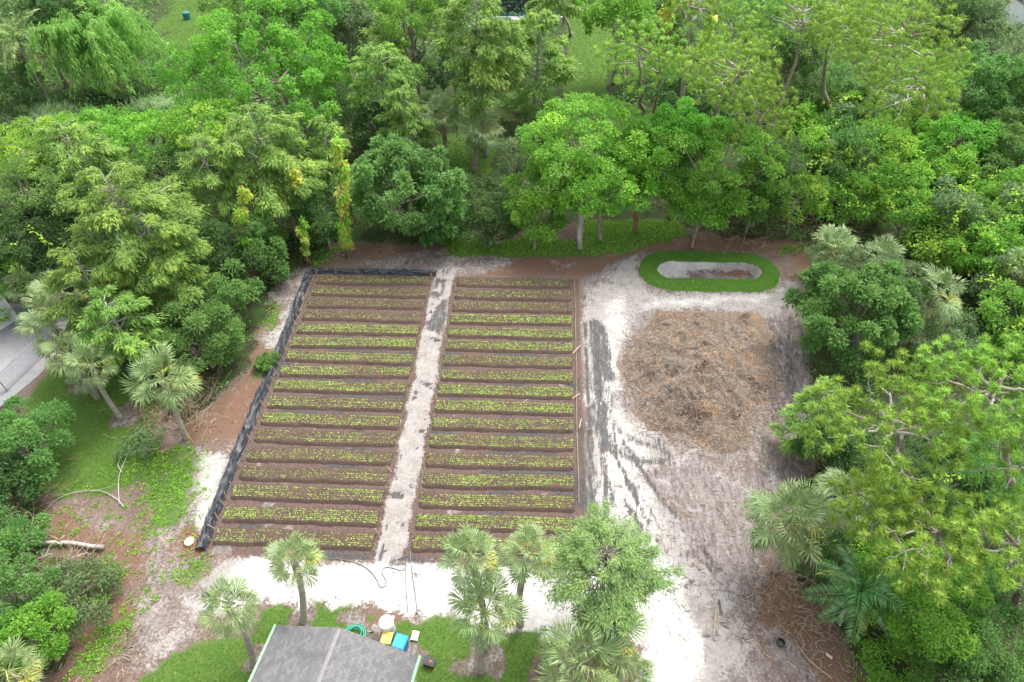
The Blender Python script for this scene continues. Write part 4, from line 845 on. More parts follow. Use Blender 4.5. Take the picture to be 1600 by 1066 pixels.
def cypress(px, py, rx, ry, H, label, col='cypress', name='cypress_tree', base=None, group=None, k=1.0, bark='barkpale', L=3.5, conic=0.4, dens=1.0):
    rng = nrng(); B, r, rz, zc, pxm = locate(px, py, rx, ry, H); off = np.zeros(3)
    if base is not None:
        nb = GP(*base); off = np.array([B[0]-nb[0], B[1]-nb[1], 0]); B = nb
    R = root(name, B, label, 'tree', group)
    H2 = zc+rz-B[2]; zlo = max(zc-rz*1.35-B[2], 0.6)
    mb = MB(); tr = 0.014*H+0.05; path = trunkpath(mb, off+np.array([0, 0, H2*0.97]), tr, 0.04, rng, 10, 0.012)
    nb_ = int(np.clip(r*dens*13, 34, 100)); tips = []; br = []
    for j in range(nb_):
        u = (j+0.5)/nb_; z = zlo+(H2-zlo)*u**0.9; a = j*2.39996+rng.normal(0, 0.4); prof = math.sqrt(max(0.05, 1-((u-0.32)/0.72)**2)); Lb = r*prof*(1-conic*max(0, u-0.3))*rng.uniform(0.72, 1.12)
        t_ = np.clip(z/H2, 0, 1); s = np.array([np.interp(t_*path[-1, 2], path[:, 2], path[:, 0]), np.interp(t_*path[-1, 2], path[:, 2], path[:, 1]), z])
        el = rng.uniform(-0.15, 0.35)+0.5*max(0, u-0.7); e = s+np.array([math.cos(a)*math.cos(el), math.sin(a)*math.cos(el), math.sin(el)])*Lb; e[2] -= 0.08*Lb
        limb(mb, s, e, 0.02+0.014*Lb, 0.012, rng, 0.07, 5, 0.05, 3); br.append((s, e, Lb))
        for q in range(2):
            m = s+(e-s)*rng.uniform(0.45, 0.8); e2 = m+unit((e-s)+rng.normal(0, 0.5*Lb, 3)*np.array([1, 1, 0.3]))*Lb*rng.uniform(0.3, 0.5); limb(mb, m, e2, 0.022, 0.01, rng, 0.05, 3, 0.05, 3); br.append((m, e2, Lb*0.4))
    mb.obj('trunk', MAT[bark], R, True)
    N = int(min(KLEAF*k*math.pi*rx*ry*0.41*3.3, 40000)); wts = np.array([b_[2] for b_ in br])+0.3; wts /= wts.sum(); ci = rng.choice(len(br), N, p=wts)
    S = np.array([b_[0] for b_ in br]); E = np.array([b_[1] for b_ in br]); LB = np.array([b_[2] for b_ in br]); cc = rng.random(len(br))
    t = 0.35+0.68*rng.random(N)**0.75; ax = E[ci]-S[ci]; au = unit(ax)
    puff = (0.20+0.08*np.sin(t*17+ci))*np.maximum(LB[ci], 1.2)*rng.random(N)**0.5; g = unit(rng.normal(0, 1, (N, 3)))*np.array([1, 1, 0.55])
    P = S[ci]+ax*t[:, None]+g*puff[:, None]; P[:, 2] -= 0.05*puff+0.05*LB[ci]*(t-0.5); P[:, 2] += 0.07*LB[ci]*np.sin(np.pi*np.clip(t, 0, 1))
    D = au*0.7+g*0.6+rng.normal(0, 0.4, (N, 3))-np.array([0, 0, 0.35]); Nn = np.array([0, 0, 1.0])+rng.normal(0, 0.4, (N, 3)); Ll = L/pxm*rng.uniform(0.7, 1.4, N)
    mb = MB(); leaves(mb, P, D, Nn, Ll, Ll*0.34, 0.25, True, clump=np.clip(cc[ci]*0.7+0.3*t, 0, 1)); mb.obj('crown', MAT[col], R)
    return R

def pine(px, py, rx, ry, H, label, base=None, ntuft=None, needles=36, tuft=0.42, name='slash_pine', group=None, nb=14, lean=None, bark='barkpine', vis=0.75):
    rng = nrng(); B, r, rz, zc, pxm = locate(px, py, rx, ry, H); off = np.zeros(3)
    if base is not None:
        nbp = GP(*base); off = np.array([B[0]-nbp[0], B[1]-nbp[1], 0]); B = nbp
    R = root(name, B, label, 'tree', group); C0 = off+np.array([0, 0, zc-B[2]])
    mb = MB(); tr = 0.012*H+0.06; top = C0+np.array([rng.normal(0, 0.15*r), rng.normal(0, 0.15*r), rz*0.55]); path = trunkpath(mb, top, tr*1.1, 0.05, rng, 12, 0.02); mb.obj('trunk', MAT[bark], R, True)
    nclus = int(np.clip(r*r*1.5, 20, 50)); d = clump_dirs(rng, nclus, -0.55); rad = rng.uniform(0.6, 1.05, nclus); CL = C0+d*rad[:, None]*np.array([r, r, rz])
    # branches: each main limb carries several clusters
    order_ = np.argsort(np.arctan2(d[:, 1], d[:, 0])); groups = np.array_split(order_, nb)
    for gidx in groups:
        if len(gidx) == 0: continue
        cen = CL[gidx].mean(0); hz = max(path[-1, 2]*0.35, min(path[-1, 2]*0.97, cen[2]-0.25*np.linalg.norm((cen-C0)[:2])-0.2*rz))
        s = np.array([np.interp(hz, path[:, 2], path[:, 0]), np.interp(hz, path[:, 2], path[:, 1]), hz]); mbb = MB(); mid = s+(cen-s)*0.7; mid[2] -= 0.06*np.linalg.norm(cen-s)
        limb(mbb, s, mid, tr*0.36, tr*0.24, rng, -0.03, 7, 0.035, 6)
        for c_ in CL[gidx]: limb(mbb, mid, c_-np.array([0, 0, 0.12]), tr*0.20, 0.02, rng, -0.08, 5, 0.04, 4)
        mbb.obj('branch', MAT['barkpale'] if rng.random() < vis else MAT[bark], R, True)
    nt_ = (ntuft or 0) or int(np.clip(math.pi*rx*ry/60, 85, 340)); ci = rng.integers(0, nclus, nt_); rcl = r*1.15/math.sqrt(nclus)*0.95
    g = unit(rng.normal(0, 1, (nt_, 3))+np.array([0, 0, 0.5])); T = CL[ci]+g*np.array([1, 1, 0.55])*(rcl*rng.uniform(0.35, 1.0, nt_))[:, None]
    for _ in range(9):
        df = T[:, None]-T[None]; dl = np.linalg.norm(df, axis=2)+np.eye(nt_)*9; T = T+(df/dl[..., None]*np.clip(tuft*1.85-dl, 0, 1)[..., None]*0.3).sum(1)
    up = unit(g*0.7+d[ci]*0.5+np.array([0, 0, 0.7])); tv = rng.random(nt_); tl = tuft*rng.uniform(0.8, 1.2, nt_)
    tI = np.repeat(np.arange(nt_), needles); N = len(tI); Dn = unit(unit(rng.normal(0, 1, (N, 3)))+up[tI]*0.6); Nn = rng.normal(0, 1, (N, 3))
    Ll = tl[tI]*rng.uniform(0.8, 1.1, N); W = tuft*0.085
    mb = MB(); cI = np.repeat(np.arange(nt_), 14); Dc = unit(unit(rng.normal(0, 1, (len(cI), 3)))+up[cI]*0.6); Rc = tl[cI]*0.46
    tg = unit(np.cross(Dc, rng.normal(0, 1, (len(cI), 3)))); leaves(mb, T[cI]+Dc*Rc[:, None]-tg*Rc[:, None]*0.45, tg, Dc, Rc*0.95, Rc*0.75, 0.0, clump=np.clip(tv[cI]*0.5, 0, 1))  # darker core leaves: shade inside each tuft put into the colour
    leaves(mb, T[tI]+Dn*(tl[tI]*0.2)[:, None], Dn, Nn, Ll*0.82, W, 0.05, True, clump=np.clip(tv[tI]*0.55+0.45*np.clip((Dn*up[tI]).sum(1), 0, 1), 0, 1)); mb.obj('crown', MAT['pine'], R)  # upward needles lighter: light on tuft tops put into the colour
    return R

# ---- palms: every frond is a part sharing a few meshes
def fan_frond(rng, mat, nseg=30, dead=False, wd=0.019):
    mb = MB(); pet = 0.52; tube(mb, [[0, 0, 0], [pet*0.5, 0, 0.05], [pet, 0, 0.03]], [0.02, 0.014, 0.010], 4, clump=0.9)
    a = np.linspace(-1.65, 1.65, nseg)+rng.normal(0, 0.05, nseg); ln = (0.58-0.12*np.abs(a/1.65)**2)*rng.uniform(0.85, 1.1, nseg)
    fold = 0.30+0.15*np.abs(a); P = np.tile([pet, 0, 0.03], (nseg, 1))+np.c_[0.10*np.maximum(np.cos(a), 0), np.zeros(nseg), np.zeros(nseg)]
    D = np.c_[np.cos(a), np.sin(a), 0.10+0.22*np.abs(np.sin(a))]; N = np.c_[-0.3*np.cos(a), -0.3*np.sin(a), np.ones(nseg)]
    m1 = P+unit(D)*ln[:, None]*0.62
    S = unit(np.cross(N, D))
    tip = P+unit(D)*ln[:, None]*0.97; tip[:, 2] -= (0.30 if not dead else 0.5)*ln*rng.uniform(0.7, 1.3, nseg)
    V = np.stack([P, m1+S*wd, m1-S*wd, tip], 1).reshape(-1, 3); i = np.arange(nseg)[:, None]*4
    mb.add(V, [np.c_[i, i+1, i+2], np.c_[i+1, i+3, i+2]], clump=np.repeat(rng.random(nseg)*0.5+0.25, 4))
    return mb.mesh('frond', mat)
def pin_frond(rng, mat, npin=26, Lp=0.26, arch=0.45):
    mb = MB(); t = np.linspace(0, 1, 9); Pz = 0.35*np.sin(np.pi*t*0.6)-arch*t**2; R_ = np.c_[t, np.zeros(9), Pz]; tube(mb, R_, np.linspace(0.018, 0.005, 9), 4, clump=0.9)
    s = np.linspace(0.16, 0.99, npin); c = np.c_[s, np.zeros(npin), np.interp(s, t, Pz)]; ln = Lp*np.sin(np.pi*(0.12+0.83*s))**0.6
    for sg in (-1, 1):
        D = np.c_[np.full(npin, 0.55), np.full(npin, sg*1.0), rng.normal(-0.15, 0.15, npin)]; leaves(mb, c, D, np.tile([0, 0, 1.0], (npin, 1))+rng.normal(0, 0.2, (npin, 3)), ln, 0.035, 0.30, clump=rng.random(npin))
    return mb.mesh('frond', mat)
_r = np.random.default_rng(55)
FAN = [fan_frond(_r, MAT['sabal']) for _ in range(5)]; MAT['silver'] = leafmat('frond_silver', (0.13, 0.20, 0.085), (0.26, 0.33, 0.15), trans=0.4); FANW = [fan_frond(_r, MAT['silver'], 22, False, 0.038) for _ in range(3)]; FANY = [fan_frond(_r, MAT['yfrond'], 18, True)]; FAND = [fan_frond(_r, MAT['dfrond'], 14, True) for _ in range(2)]
PIN = [pin_frond(_r, MAT['palmdark']) for _ in range(3)]; PINC = [pin_frond(_r, MAT['coconut'], 30, 0.24, 0.7) for _ in range(3)]; PINY = [pin_frond(_r, MAT['yfrond'])]
def fronds(R, top, rad, rng, n, meshes, elo, ehi, roll=0.35, name='frond', label=None):
    for j in range(n):
        u = (j+0.5)/n; el = ehi+(elo-ehi)*u**0.85+rng.normal(0, 0.08); az = j*2.39996+rng.normal(0, 0.2); s = rad*rng.uniform(0.82, 1.12)
        o = mkobj(name, meshes[int(rng.integers(len(meshes)))], R, tuple(top+np.array([0, 0, rng.normal(0, 0.05)*rad])))
        o.rotation_euler = (Matrix.Rotation(az, 4, 'Z') @ Matrix.Rotation(-el, 4, 'Y') @ Matrix.Rotation(rng.normal(0, roll), 4, 'X')).to_euler(); o.scale = (s, s, s)
        if label: o['label'] = label
def palm(px, py, rpx, label, base=None, H=5.0, kind='fan', n=34, dead=5, yel=1, name='sabal_palm', tr=0.145, group='palms'):
    rng = nrng()
    if base is not None:
        B = GP(*base); d = ray(px, py); t = ((B-CAMP)[:2] @ d[:2])/(d[:2] @ d[:2]); top = CAMP+d*t
    else:
        top = G(px, py, H); B = np.array([top[0]+rng.normal(0, 0.03)*H, top[1]+rng.normal(0, 0.03)*H, 0]); B[2] = gz(B[0], B[1])
    dep = proj(top)[2]; rad = 0.9*rpx*dep/FPX; T = top-B; T[2] -= 0.15*rad; T[2] = max(T[2], 0.35*rad)
    R = root(name, B, label, 'palm', group)
    mb = MB(); n_ = 12; tt = np.linspace(0, 1, n_)[:, None]; P = np.array([0, 0, -0.25])+(T-np.array([0, 0, -0.25]))*tt; bow = np.sin(np.pi*tt)*0.03*np.linalg.norm(T); P = P+bow*np.array([rng.normal(), rng.normal(), 0])
    rr = tr*(1+0.45*np.exp(-tt[:, 0]*9)+0.06*np.sin(np.arange(n_)*2.1)); tube(mb, P, rr, 9); mb.obj('trunk', MAT['barkpalm'], R, True)
    if kind == 'fan':
        fronds(R, T, rad, rng, int(n*(0.74 if dep < 46 else 1.05)), FAN if dep < 46 else FANW, -0.95, 1.3, 0.5)
        if yel: fronds(R, T, rad*0.95, rng, yel, FANY, -0.5, -0.1, name='frond', label='yellowing frond')
        if dead: fronds(R, T-np.array([0, 0, 0.1*rad]), rad*0.85, rng, dead, FAND, -1.35, -0.95, name='dead_frond')
    else:
        ms = PIN if kind == 'pin' else PINC
        fronds(R, T, rad*1.05, rng, n, ms, -0.35, 1.25, 0.3)
        if yel: fronds(R, T, rad*0.9, rng, yel, PINY, -0.6, -0.2, label='yellowing frond')
        if dead: fronds(R, T, rad*0.8, rng, dead, FAND, -1.3, -0.9, name='dead_frond')
    return R
def banana(px, py, rpx, label, H=2.2):
    rng = nrng(); top = G(px, py, H); B = np.array([top[0], top[1], gz(top[0], top[1])]); rad = rpx*proj(top)[2]/FPX; R = root('banana_plant', B, label, 'plant', 'banana plants'); mb = MB(); tube(mb, [[0, 0, -0.1], [0.03, 0, H*0.4], [0, 0.02, H*0.8]], [0.13, 0.11, 0.06], 7); mb.obj('stem', MAT['culm'], R, True)
    for j in range(8):
        a = j*2.4; mb = MB(); t = np.linspace(0, 1, 6); c = np.c_[np.cos(a)*t*rad, np.sin(a)*t*rad, H*0.8+rad*(0.75*np.sin(np.pi*t*0.62)-0.45*t*t)]; w_ = rad*0.17*np.sin(np.pi*(0.1+0.88*t))**0.7; s = np.array([-math.sin(a), math.cos(a), 0])
        V = np.stack([c+s*w_[:, None]+[0, 0, 0.04], c, c-s*w_[:, None]+[0, 0, 0.04]], 1).reshape(-1, 3); i = np.arange(5)[:, None]*3+np.arange(2)[None]; mb.add(V, np.stack([i, i+1, i+4, i+3], -1).reshape(-1, 4), clump=0.3+0.4*rng.random()); mb.obj('leaf', MAT['mid'], R, True)
def goldvine(px, y0, y1, wpx, Hhint, label, base=None):
    """variegated climbing vine on a trunk, top seen at y0 and bottom at y1"""
    rng = nrng()
    if base is None: t0 = G(px, y0, Hhint); B = np.array([t0[0], t0[1], gz(t0[0], t0[1])]); top = t0-B
    else:
        B = GP(*base); d = ray(px, y0); t = ((B-CAMP)[:2] @ d[:2])/(d[:2] @ d[:2]); top = CAMP+d*t-B
    dep = proj(B+top)[2]; w_ = wpx*dep/FPX; u = 1.0
    while u > 0.08 and proj(B+top*u)[1] < y1: u -= 0.02
    R = root('climbing_vine', B, label, 'vine', 'golden climbing vines'); mb = MB(); limb(mb, np.array([0, 0, -0.1]), top, 0.13, 0.06, rng, 0, 6, 0.008, 6); mb.obj('stem', MAT['barkred'], R, True)
    N = int(KLEAF*wpx*(y1-y0)*0.9*1.9); nc = max(8, int((y1-y0)/4.5)); cu = np.sort(rng.uniform(u, 1.0, nc)); ca = rng.uniform(0, 6.28, nc); cr = w_*rng.uniform(0.15, 0.75, nc); cs = w_*rng.uniform(0.35, 0.75, nc)
    ci = rng.integers(0, nc, N); g = unit(rng.normal(0, 1, (N, 3))); C = top*cu[:, None]+np.c_[np.cos(ca)*cr, np.sin(ca)*cr, 0*ca]; P = C[ci]+g*np.array([1, 1, 1.5])*(cs[ci]*rng.random(N)**0.4)[:, None]
    D = g*0.6+np.array([0, 0, -0.7])+rng.normal(0, 0.3, (N, 3)); Nn = g+np.array([0, 0, 0.7])+rng.normal(0, 0.25, (N, 3)); pm_ = 0.64*FPX/dep; Ll = 3.6/pm_*rng.uniform(0.6, 1.3, N)
    g_ = rng.random(nc)[ci]*0.6+rng.random(N)*0.4 < 0.42
    for nm, k_, mt in (('foliage', ~g_, 'gold'), ('green_foliage', g_, 'weed')):
        if k_.sum(): mb = MB(); leaves(mb, P[k_], D[k_], Nn[k_], Ll[k_], Ll[k_]*0.6, 0.1, clump=rng.random(nc)[ci][k_]); mb.obj(nm, MAT[mt], R)

# ------------------------------------------------------------------ the trees, one by one (survey pixel of the crown, half size, height)
BL = broadleaf
# top left
BL(40, 5, 60, 38, 11, 'dark', 'dark green tree in the top left corner above the coconut palm')
BL(112, 22, 45, 40, 10, 'dark', 'dark tree between the coconut palm and the bamboo clump')
BL(22, 118, 42, 36, 5.5, 'mid', 'mid green bush at the left edge below the coconut palm', cat='bush', name='bush')
BL(20, 160, 34, 30, 4, 'dark', 'dark low bush at the left edge beside the reeds', cat='bush', name='bush')
BL(352, 22, 30, 30, 7, 'yellowgreen', 'yellowish tree at the right side of the far left lawn')
BL(405, -5, 75, 34, 13, 'mid', 'green tree behind the big round tree at the top edge')
BL(485, 14, 50, 36, 12, 'mid', 'tree at the top edge right behind the big round tree')
BL(425, 112, 142, 95, 12.5, 'bright', 'very large round bright green tree right of the bamboo', k=1.15, cl=1.25, low=-0.7, fill=0.2)
BL(532, 34, 46, 50, 11, 'greygreen', 'grey green tree between the big round tree and the pale cypresses', bark='bark')
BL(535, 75, 34, 40, 7, 'dark', 'dark low tree in the gap beside the big round tree')
BL(640, 18, 62, 48, 13, 'bright', 'bright green tree at the top edge behind the small pale cypress')
BL(700, 10, 40, 30, 12, 'mid', 'green tree at the top edge left of the tallest cypress')
BL(690, 110, 40, 45, 6, 'dark', 'dark undergrowth tree between the pale cypresses')
BL(580, 195, 50, 40, 4.5, 'dark', 'dark low tree in the shade right of the big round tree')
cypress(602, 52, 32, 30, 11, 'small pale cypress top rising beside the big round tree')
cypress(602, 122, 64, 46, 10, 'broad pale cypress right of the big round tree', base=(598, 205))
cypress(632, 178, 42, 42, 8, 'pale cypress just left of the two back palms')
cypress(745, 45, 75, 62, 14, 'tallest pale cypress at the top centre')
cypress(752, 98, 56, 48, 11, 'pale cypress in front of the tallest cypress')
cypress(842, 100, 58, 75, 10.5, 'full drooping cypress left of the far grass corridor', base=(832, 190))
cypress(866, 8, 42, 28, 10, 'cypress beside the screened enclosure at the top edge', base=(893, 52))
cypress(822, 48, 26, 18, 9, 'thin cypress crown in front of the screened enclosure')
palm(688, 178, 36, 'sabal palm left of its neighbour on the back lawn', base=(694, 252), n=25, dead=4, tr=0.2)
palm(750, 198, 38, 'sabal palm right of its neighbour on the back lawn', base=(740, 264), n=25, dead=4, tr=0.2)
BL(712, 285, 26, 18, 1.6, 'dark', 'low dark bush behind the mango at the foot of the back palms', cat='bush', name='bush', trunk=False)
# top right
BL(968, 20, 62, 40, 9.5, 'bright', 'bright green tree right of the far grass corridor')
BL(1035, 60, 40, 50, 8, 'dark', 'dark tree under the gold vine trunk at the top')
goldvine(1047, -20, 45, 11, 13, 'gold leaved vine on the trunk at the top edge')
goldvine(1109, 28, 78, 13, 9, 'gold leaved vine between the pines right of the first one')
pine(1092, 8, 44, 30, 15, 'pine crown at the top edge above the gold vines')
pine(1150, 50, 46, 44, 14, 'pine in front of the dark trees at the top right of centre')
pine(1005, 98, 62, 56, 14, 'round topped slash pine with a bare straight trunk', base=(1008, 198), nb=16)
pine(1135, 112, 78, 46, 14, 'wide pine crown right of the round topped pine', base=(1090, 180))
pine(1185, 190, 46, 62, 11, 'drooping pine at the right end of the pine group')
BL(1075, 155, 55, 45, 6, 'dark', 'dark tree filling the space between the two middle pines')
BL(1180, 25, 60, 45, 10, 'mid', 'mid green tree behind the pines at the top')
BL(1235, 95, 50, 55, 8, 'mid', 'mid green tree between the two pine groups')
pine(1250, 22, 52, 32, 15, 'pine crown left of the biggest back pine at the top')
pine(1318, 48, 48, 40, 15, 'pine with a thin leaning trunk right of the clearing', base=(1288, 186), nb=12)
pine(1388, 58, 88, 56, 17, 'largest back pine with a wide yellow green crown', base=(1347, 152), nb=18)
pine(1428, 148, 66, 66, 12.5, 'lower pine crown right of the largest back pine', base=(1450, 210))
BL(1300, 150, 48, 50, 4.5, 'mid', 'leafy shrub at the foot of the leaning pine', cat='bush', name='bush')
BL(1350, 180, 42, 40, 4, 'bright', 'bright leafy shrub below the largest back pine', cat='bush', name='bush')
BL(1245, 160, 40, 40, 5, 'dark', 'bluish dark shrub left of the leaning pine', cat='bush', name='bush')
palm(1440, 14, 34, 'coconut palm at the top edge behind the largest pine', H=9, kind='coco', n=16, dead=0, yel=0, name='coconut_palm')
palm(1300, 2, 30, 'coconut palm behind the pine crowns at the top edge', H=9, kind='coco', n=14, dead=0, yel=0, name='coconut_palm')
BL(1490, 45, 60, 40, 9, 'greygreen', 'grey green tree right behind the largest back pine')
BL(1548, 82, 66, 42, 8, 'greygreen', 'wide grey green tree at the right edge near the white roof')
BL(1522, 8, 50, 30, 10, 'greygreen', 'grey tree at the top edge left of the white roof')
BL(1480, 8, 50, 28, 11, 'dark', 'dark tree at the top edge behind the grey green trees')
BL(1525, 140, 62, 60, 9, 'mid', 'upright mid green tree right of the lower pine')
BL(1590, 150, 60, 60, 8.5, 'mid', 'green tree at the right edge beside the upright tree', col if False else 'tree') if False else BL(1590, 150, 60, 60, 8.5, 'mid', 'green tree at the right edge behind the upright tree')
BL(1500, 215, 60, 42, 6, 'bright', 'bright layered tree below the upright tree on the right')
BL(1575, 230, 60, 50, 6, 'mid', 'mid green tree at the right edge above the thicket')
# left belt
palm(25, 58, 58, 'coconut palm with arching fronds at the upper left edge', H=7, kind='coco', n=18, dead=2, yel=0, name='coconut_palm')
banana(86, 46, 26, 'banana plant between the coconut palm and the bamboo', 3.5)
BL(50, 232, 75, 42, 9.5, 'yellowgreen', 'yellow green tree at the left edge below the reeds', flat=0.6)
BL(150, 205, 70, 34, 8, 'bright', 'bright green low tree in front of the bamboo', flat=0.6)
BL(235, 215, 75, 42, 8.5, 'yellowgreen', 'yellow green tree between the two left cypress groups', flat=0.6)
BL(318, 190, 56, 30, 9.5, 'yellowgreen', 'yellow green tree top just below the big round tree', flat=0.6)
BL(40, 300, 60, 44, 9, 'mid', 'green tree at the left edge above the dark thicket')
BL(110, 300, 40, 40, 7, 'dark', 'dark tree behind the tall left cypress')
BL(255, 265, 50, 40, 8, 'mid', 'green tree in the gap of the left cypresses')
cypress(120, 240, 78, 52, 10, 'pale cypress at the upper left of the left cypress group')
cypress(405, 228, 86, 66, 10.5, 'pale wide cypress left of the gold vine trunk')
cypress(325, 268, 60, 58, 9.5, 'pale cypress between the two widest left cypresses')
cypress(440, 285, 48, 60, 8, 'pale cypress in front of the wide one by the gold vine')
cypress(512, 235, 36, 50, 8.5, 'slim pale cypress above the gold vine column')
cypress(190, 330, 100, 76, 11.5, 'tallest pale cypress of the left group')
cypress(262, 412, 88, 92, 9.5, 'pale cypress with a visible grey trunk nearest the left beds', base=(276, 496), k=1.1)
cypress(135, 440, 66, 62, 8.5, 'pale cypress at the lower left of the left group')
cypress(180, 500, 62, 50, 7, 'low spreading cypress behind the left lawn palms')
BL(55, 395, 78, 78, 7, 'dark', 'dark green thicket tree left of the tall cypresses', strands=10)
BL(18, 440, 46, 55, 5, 'vine', 'vine covered bush at the left edge above the tarmac', cat='bush', name='bush')
BL(345, 400, 55, 60, 6, 'dark', 'dark tree behind the cypress with the visible trunk')
BL(402, 385, 46, 52, 5.2, 'mid', 'shrubby tree at the back left corner of the field')
BL(352, 468, 50, 50, 4.6, 'mid', 'leafy shrub left of the black fence', cat='bush', name='bush')
BL(312, 532, 62, 58, 4.6, 'mid', 'big leafy shrub behind the right lawn palm', cat='bush', name='bush')
BL(262, 540, 46, 40, 3.6, 'dark', 'dark shrub left of the big leafy shrub', cat='bush', name='bush')
BL(350, 540, 32, 36, 2.8, 'mid', 'small shrub at the edge of the cleared ground by the fence', cat='bush', name='bush')
BL(428, 420, 22, 30, 2.6, 'mid', 'small shrub beside the back end of the black fence', cat='bush', name='bush')
BL(500, 330, 45, 45, 5, 'dark', 'dark shrub around the banana plants', cat='bush', name='bush')
goldvine(528, 220, 385, 12, 10.5, 'tall gold leaved vine column left of the mango tree', base=(541, 404))
goldvine(372, 330, 385, 13, 6.5, 'gold leaved vine hanging in the left cypresses', base=(398, 448))
goldvine(462, 268, 320, 11, 7.5, 'gold leaved vine behind the back left field corner', base=(482, 392))
goldvine(277, 305, 335, 10, 9.5, 'small gold vine high in the left cypresses', base=(305, 462))
goldvine(378, 290, 315, 9, 10.0, 'small gold vine on the wide left cypress', base=(405, 440))
goldvine(470, 345, 405, 8, 3.8, 'gold green vine on a thin trunk behind the black fence', base=(480, 412))
banana(505, 345, 30, 'banana plant in the shade left of the gold vine column', 2.6)
banana(488, 318, 28, 'taller banana plant behind the first one in the shade', 3.2)
BL(628, 294, 88, 96, 8, 'mango', 'dense rounded mango tree at the back of the field', L=4.2, asp=0.42, k=1.15, cl=1.4, low=-0.8, fill=0.15)
BL(690, 335, 44, 50, 4.4, 'mango', 'lower right lobe tree of the mango group', L=4.2, asp=0.42, cl=1.3, low=-0.8)
BL(735, 305, 34, 36, 3.6, 'dark', 'dark shrub right of the mango tree', cat='bush', name='bush')
BL(765, 345, 48, 48, 4.2, 'dark', 'dark glossy shrub behind the cut stump cluster', cat='bush', name='bush')
BL(808, 255, 36, 48, 6.5, 'greygreen', 'grey willowy tree between the palms and the yellow green tree', asp=0.3)
BL(835, 340, 40, 55, 5.5, 'vine', 'vine curtain shrub left of the forked trunk', cat='bush', name='bush', droop=0.6)
BL(905, 215, 108, 70, 10, 'yellowgreen', 'large yellow green tree with a pale forked trunk', base=(906, 388), bark='barkpale', k=1.0, cl=0.9, flat=0.55, spread=0.25, low=-0.75, asp=0.6)
BL(860, 285, 62, 45, 6.5, 'bright', 'lower bright tree left of the pale forked trunk', flat=0.6)
BL(945, 290, 75, 50, 6.5, 'yellowgreen', 'lower spreading tree right of the pale forked trunk', flat=0.6, asp=0.6)
BL(1000, 255, 62, 60, 8.5, 'bright', 'bright tree above the thin reddish trunk', base=(993, 362), bark='barkred', flat=0.6, asp=0.6)
BL(1105, 265, 100, 78, 9, 'bright', 'wide bright green tree above the oval basin', bark='bark', flat=0.55, asp=0.6, low=-0.7)
BL(1070, 205, 60, 40, 9, 'bright', 'bright tree top below the middle pines')
BL(1095, 320, 60, 35, 4.8, 'bright', 'low bright shrub just behind the oval basin', cat='bush', name='bush', flat=0.6)
BL(1180, 310, 48, 42, 5, 'mid', 'shrub at the right end of the trees above the oval basin', cat='bush', name='bush')
BL(1200, 265, 50, 45, 6, 'greygreen', 'grey green tree left of the vine thicket')
# right thicket of vine-covered shrubs
rngT = np.random.default_rng(404)
TPOLY = PG([(1215, 215), (1300, 190), (1400, 205), (1480, 240), (1600, 270), (1760, 290), (1760, 600), (1600, 575), (1560, 530), (1500, 500), (1440, 420), (1330, 360), (1240, 355), (1200, 330)])
pts = []
lo, hi = TPOLY.min(0), TPOLY.max(0)
for _ in range(3000):
    p = rngT.uniform(lo, hi)
    if sdf(np.array([p[0]]), np.array([p[1]]), TPOLY)[0] < -0.3 and all(np.hypot(*(p-q)) > 2.7 for q in pts): pts.append(p)
pts = [p for p in pts if proj((p[0], p[1], 2.2))[0] < 1690]
ROWN = ['front', 'second', 'third', 'fourth', 'back']; TL = {}
_o = np.argsort([p[1] for p in pts])
for k_, ch in enumerate(np.array_split(_o, 5)):
    for m_, j_ in enumerate(sorted(ch, key=lambda q_: pts[q_][0])): TL[j_] = f'vine draped shrub in the right thicket, {ORD[m_]} from the left in its {ROWN[k_]} row'
for j, p in enumerate(pts):
    u_, v_, dep = proj((p[0], p[1], 2.2)); r_ = rngT.uniform(1.7, 2.7)*FPX/dep
    if u_-r_ > 1640: continue
    BL(u_, v_, r_, r_*0.85, rngT.uniform(3.0, 5.4), ['vine', 'vine', 'mid', 'bright', 'greygreen', 'vine'][j % 6], TL[j], cat='shrub', name='vine_covered_shrub', group='vine thicket on the right', strands=9, L=3.2, k=0.95, trunk=True)
BL(1345, 490, 95, 92, 6.8, 'mid', 'round leafy tree right of the wood chip pile', k=1.15, cl=1.2, base=(1345, 560), bark='bark', L=3.6)
BL(1380, 440, 60, 45, 5.5, 'greygreen', 'greyish crown just behind the round leafy tree on the right')
BL(1468, 525, 55, 38, 2.8, 'greygreen', 'grey green shrub under the right thicket palm', cat='bush', name='bush')
palm(1302, 388, 42, 'leftmost silvery palm at the front of the right thicket', H=3.2, n=30, dead=6)
palm(1372, 402, 40, 'silvery palm behind the round leafy tree', H=4.0, n=30, dead=3)
palm(1465, 455, 48, 'large fan palm at the right of the round leafy tree', H=4.4, n=32, dead=7)
palm(1598, 412, 36, 'fan palm with pale yellow fronds at the right edge', H=4.0, n=26, dead=3, yel=5)
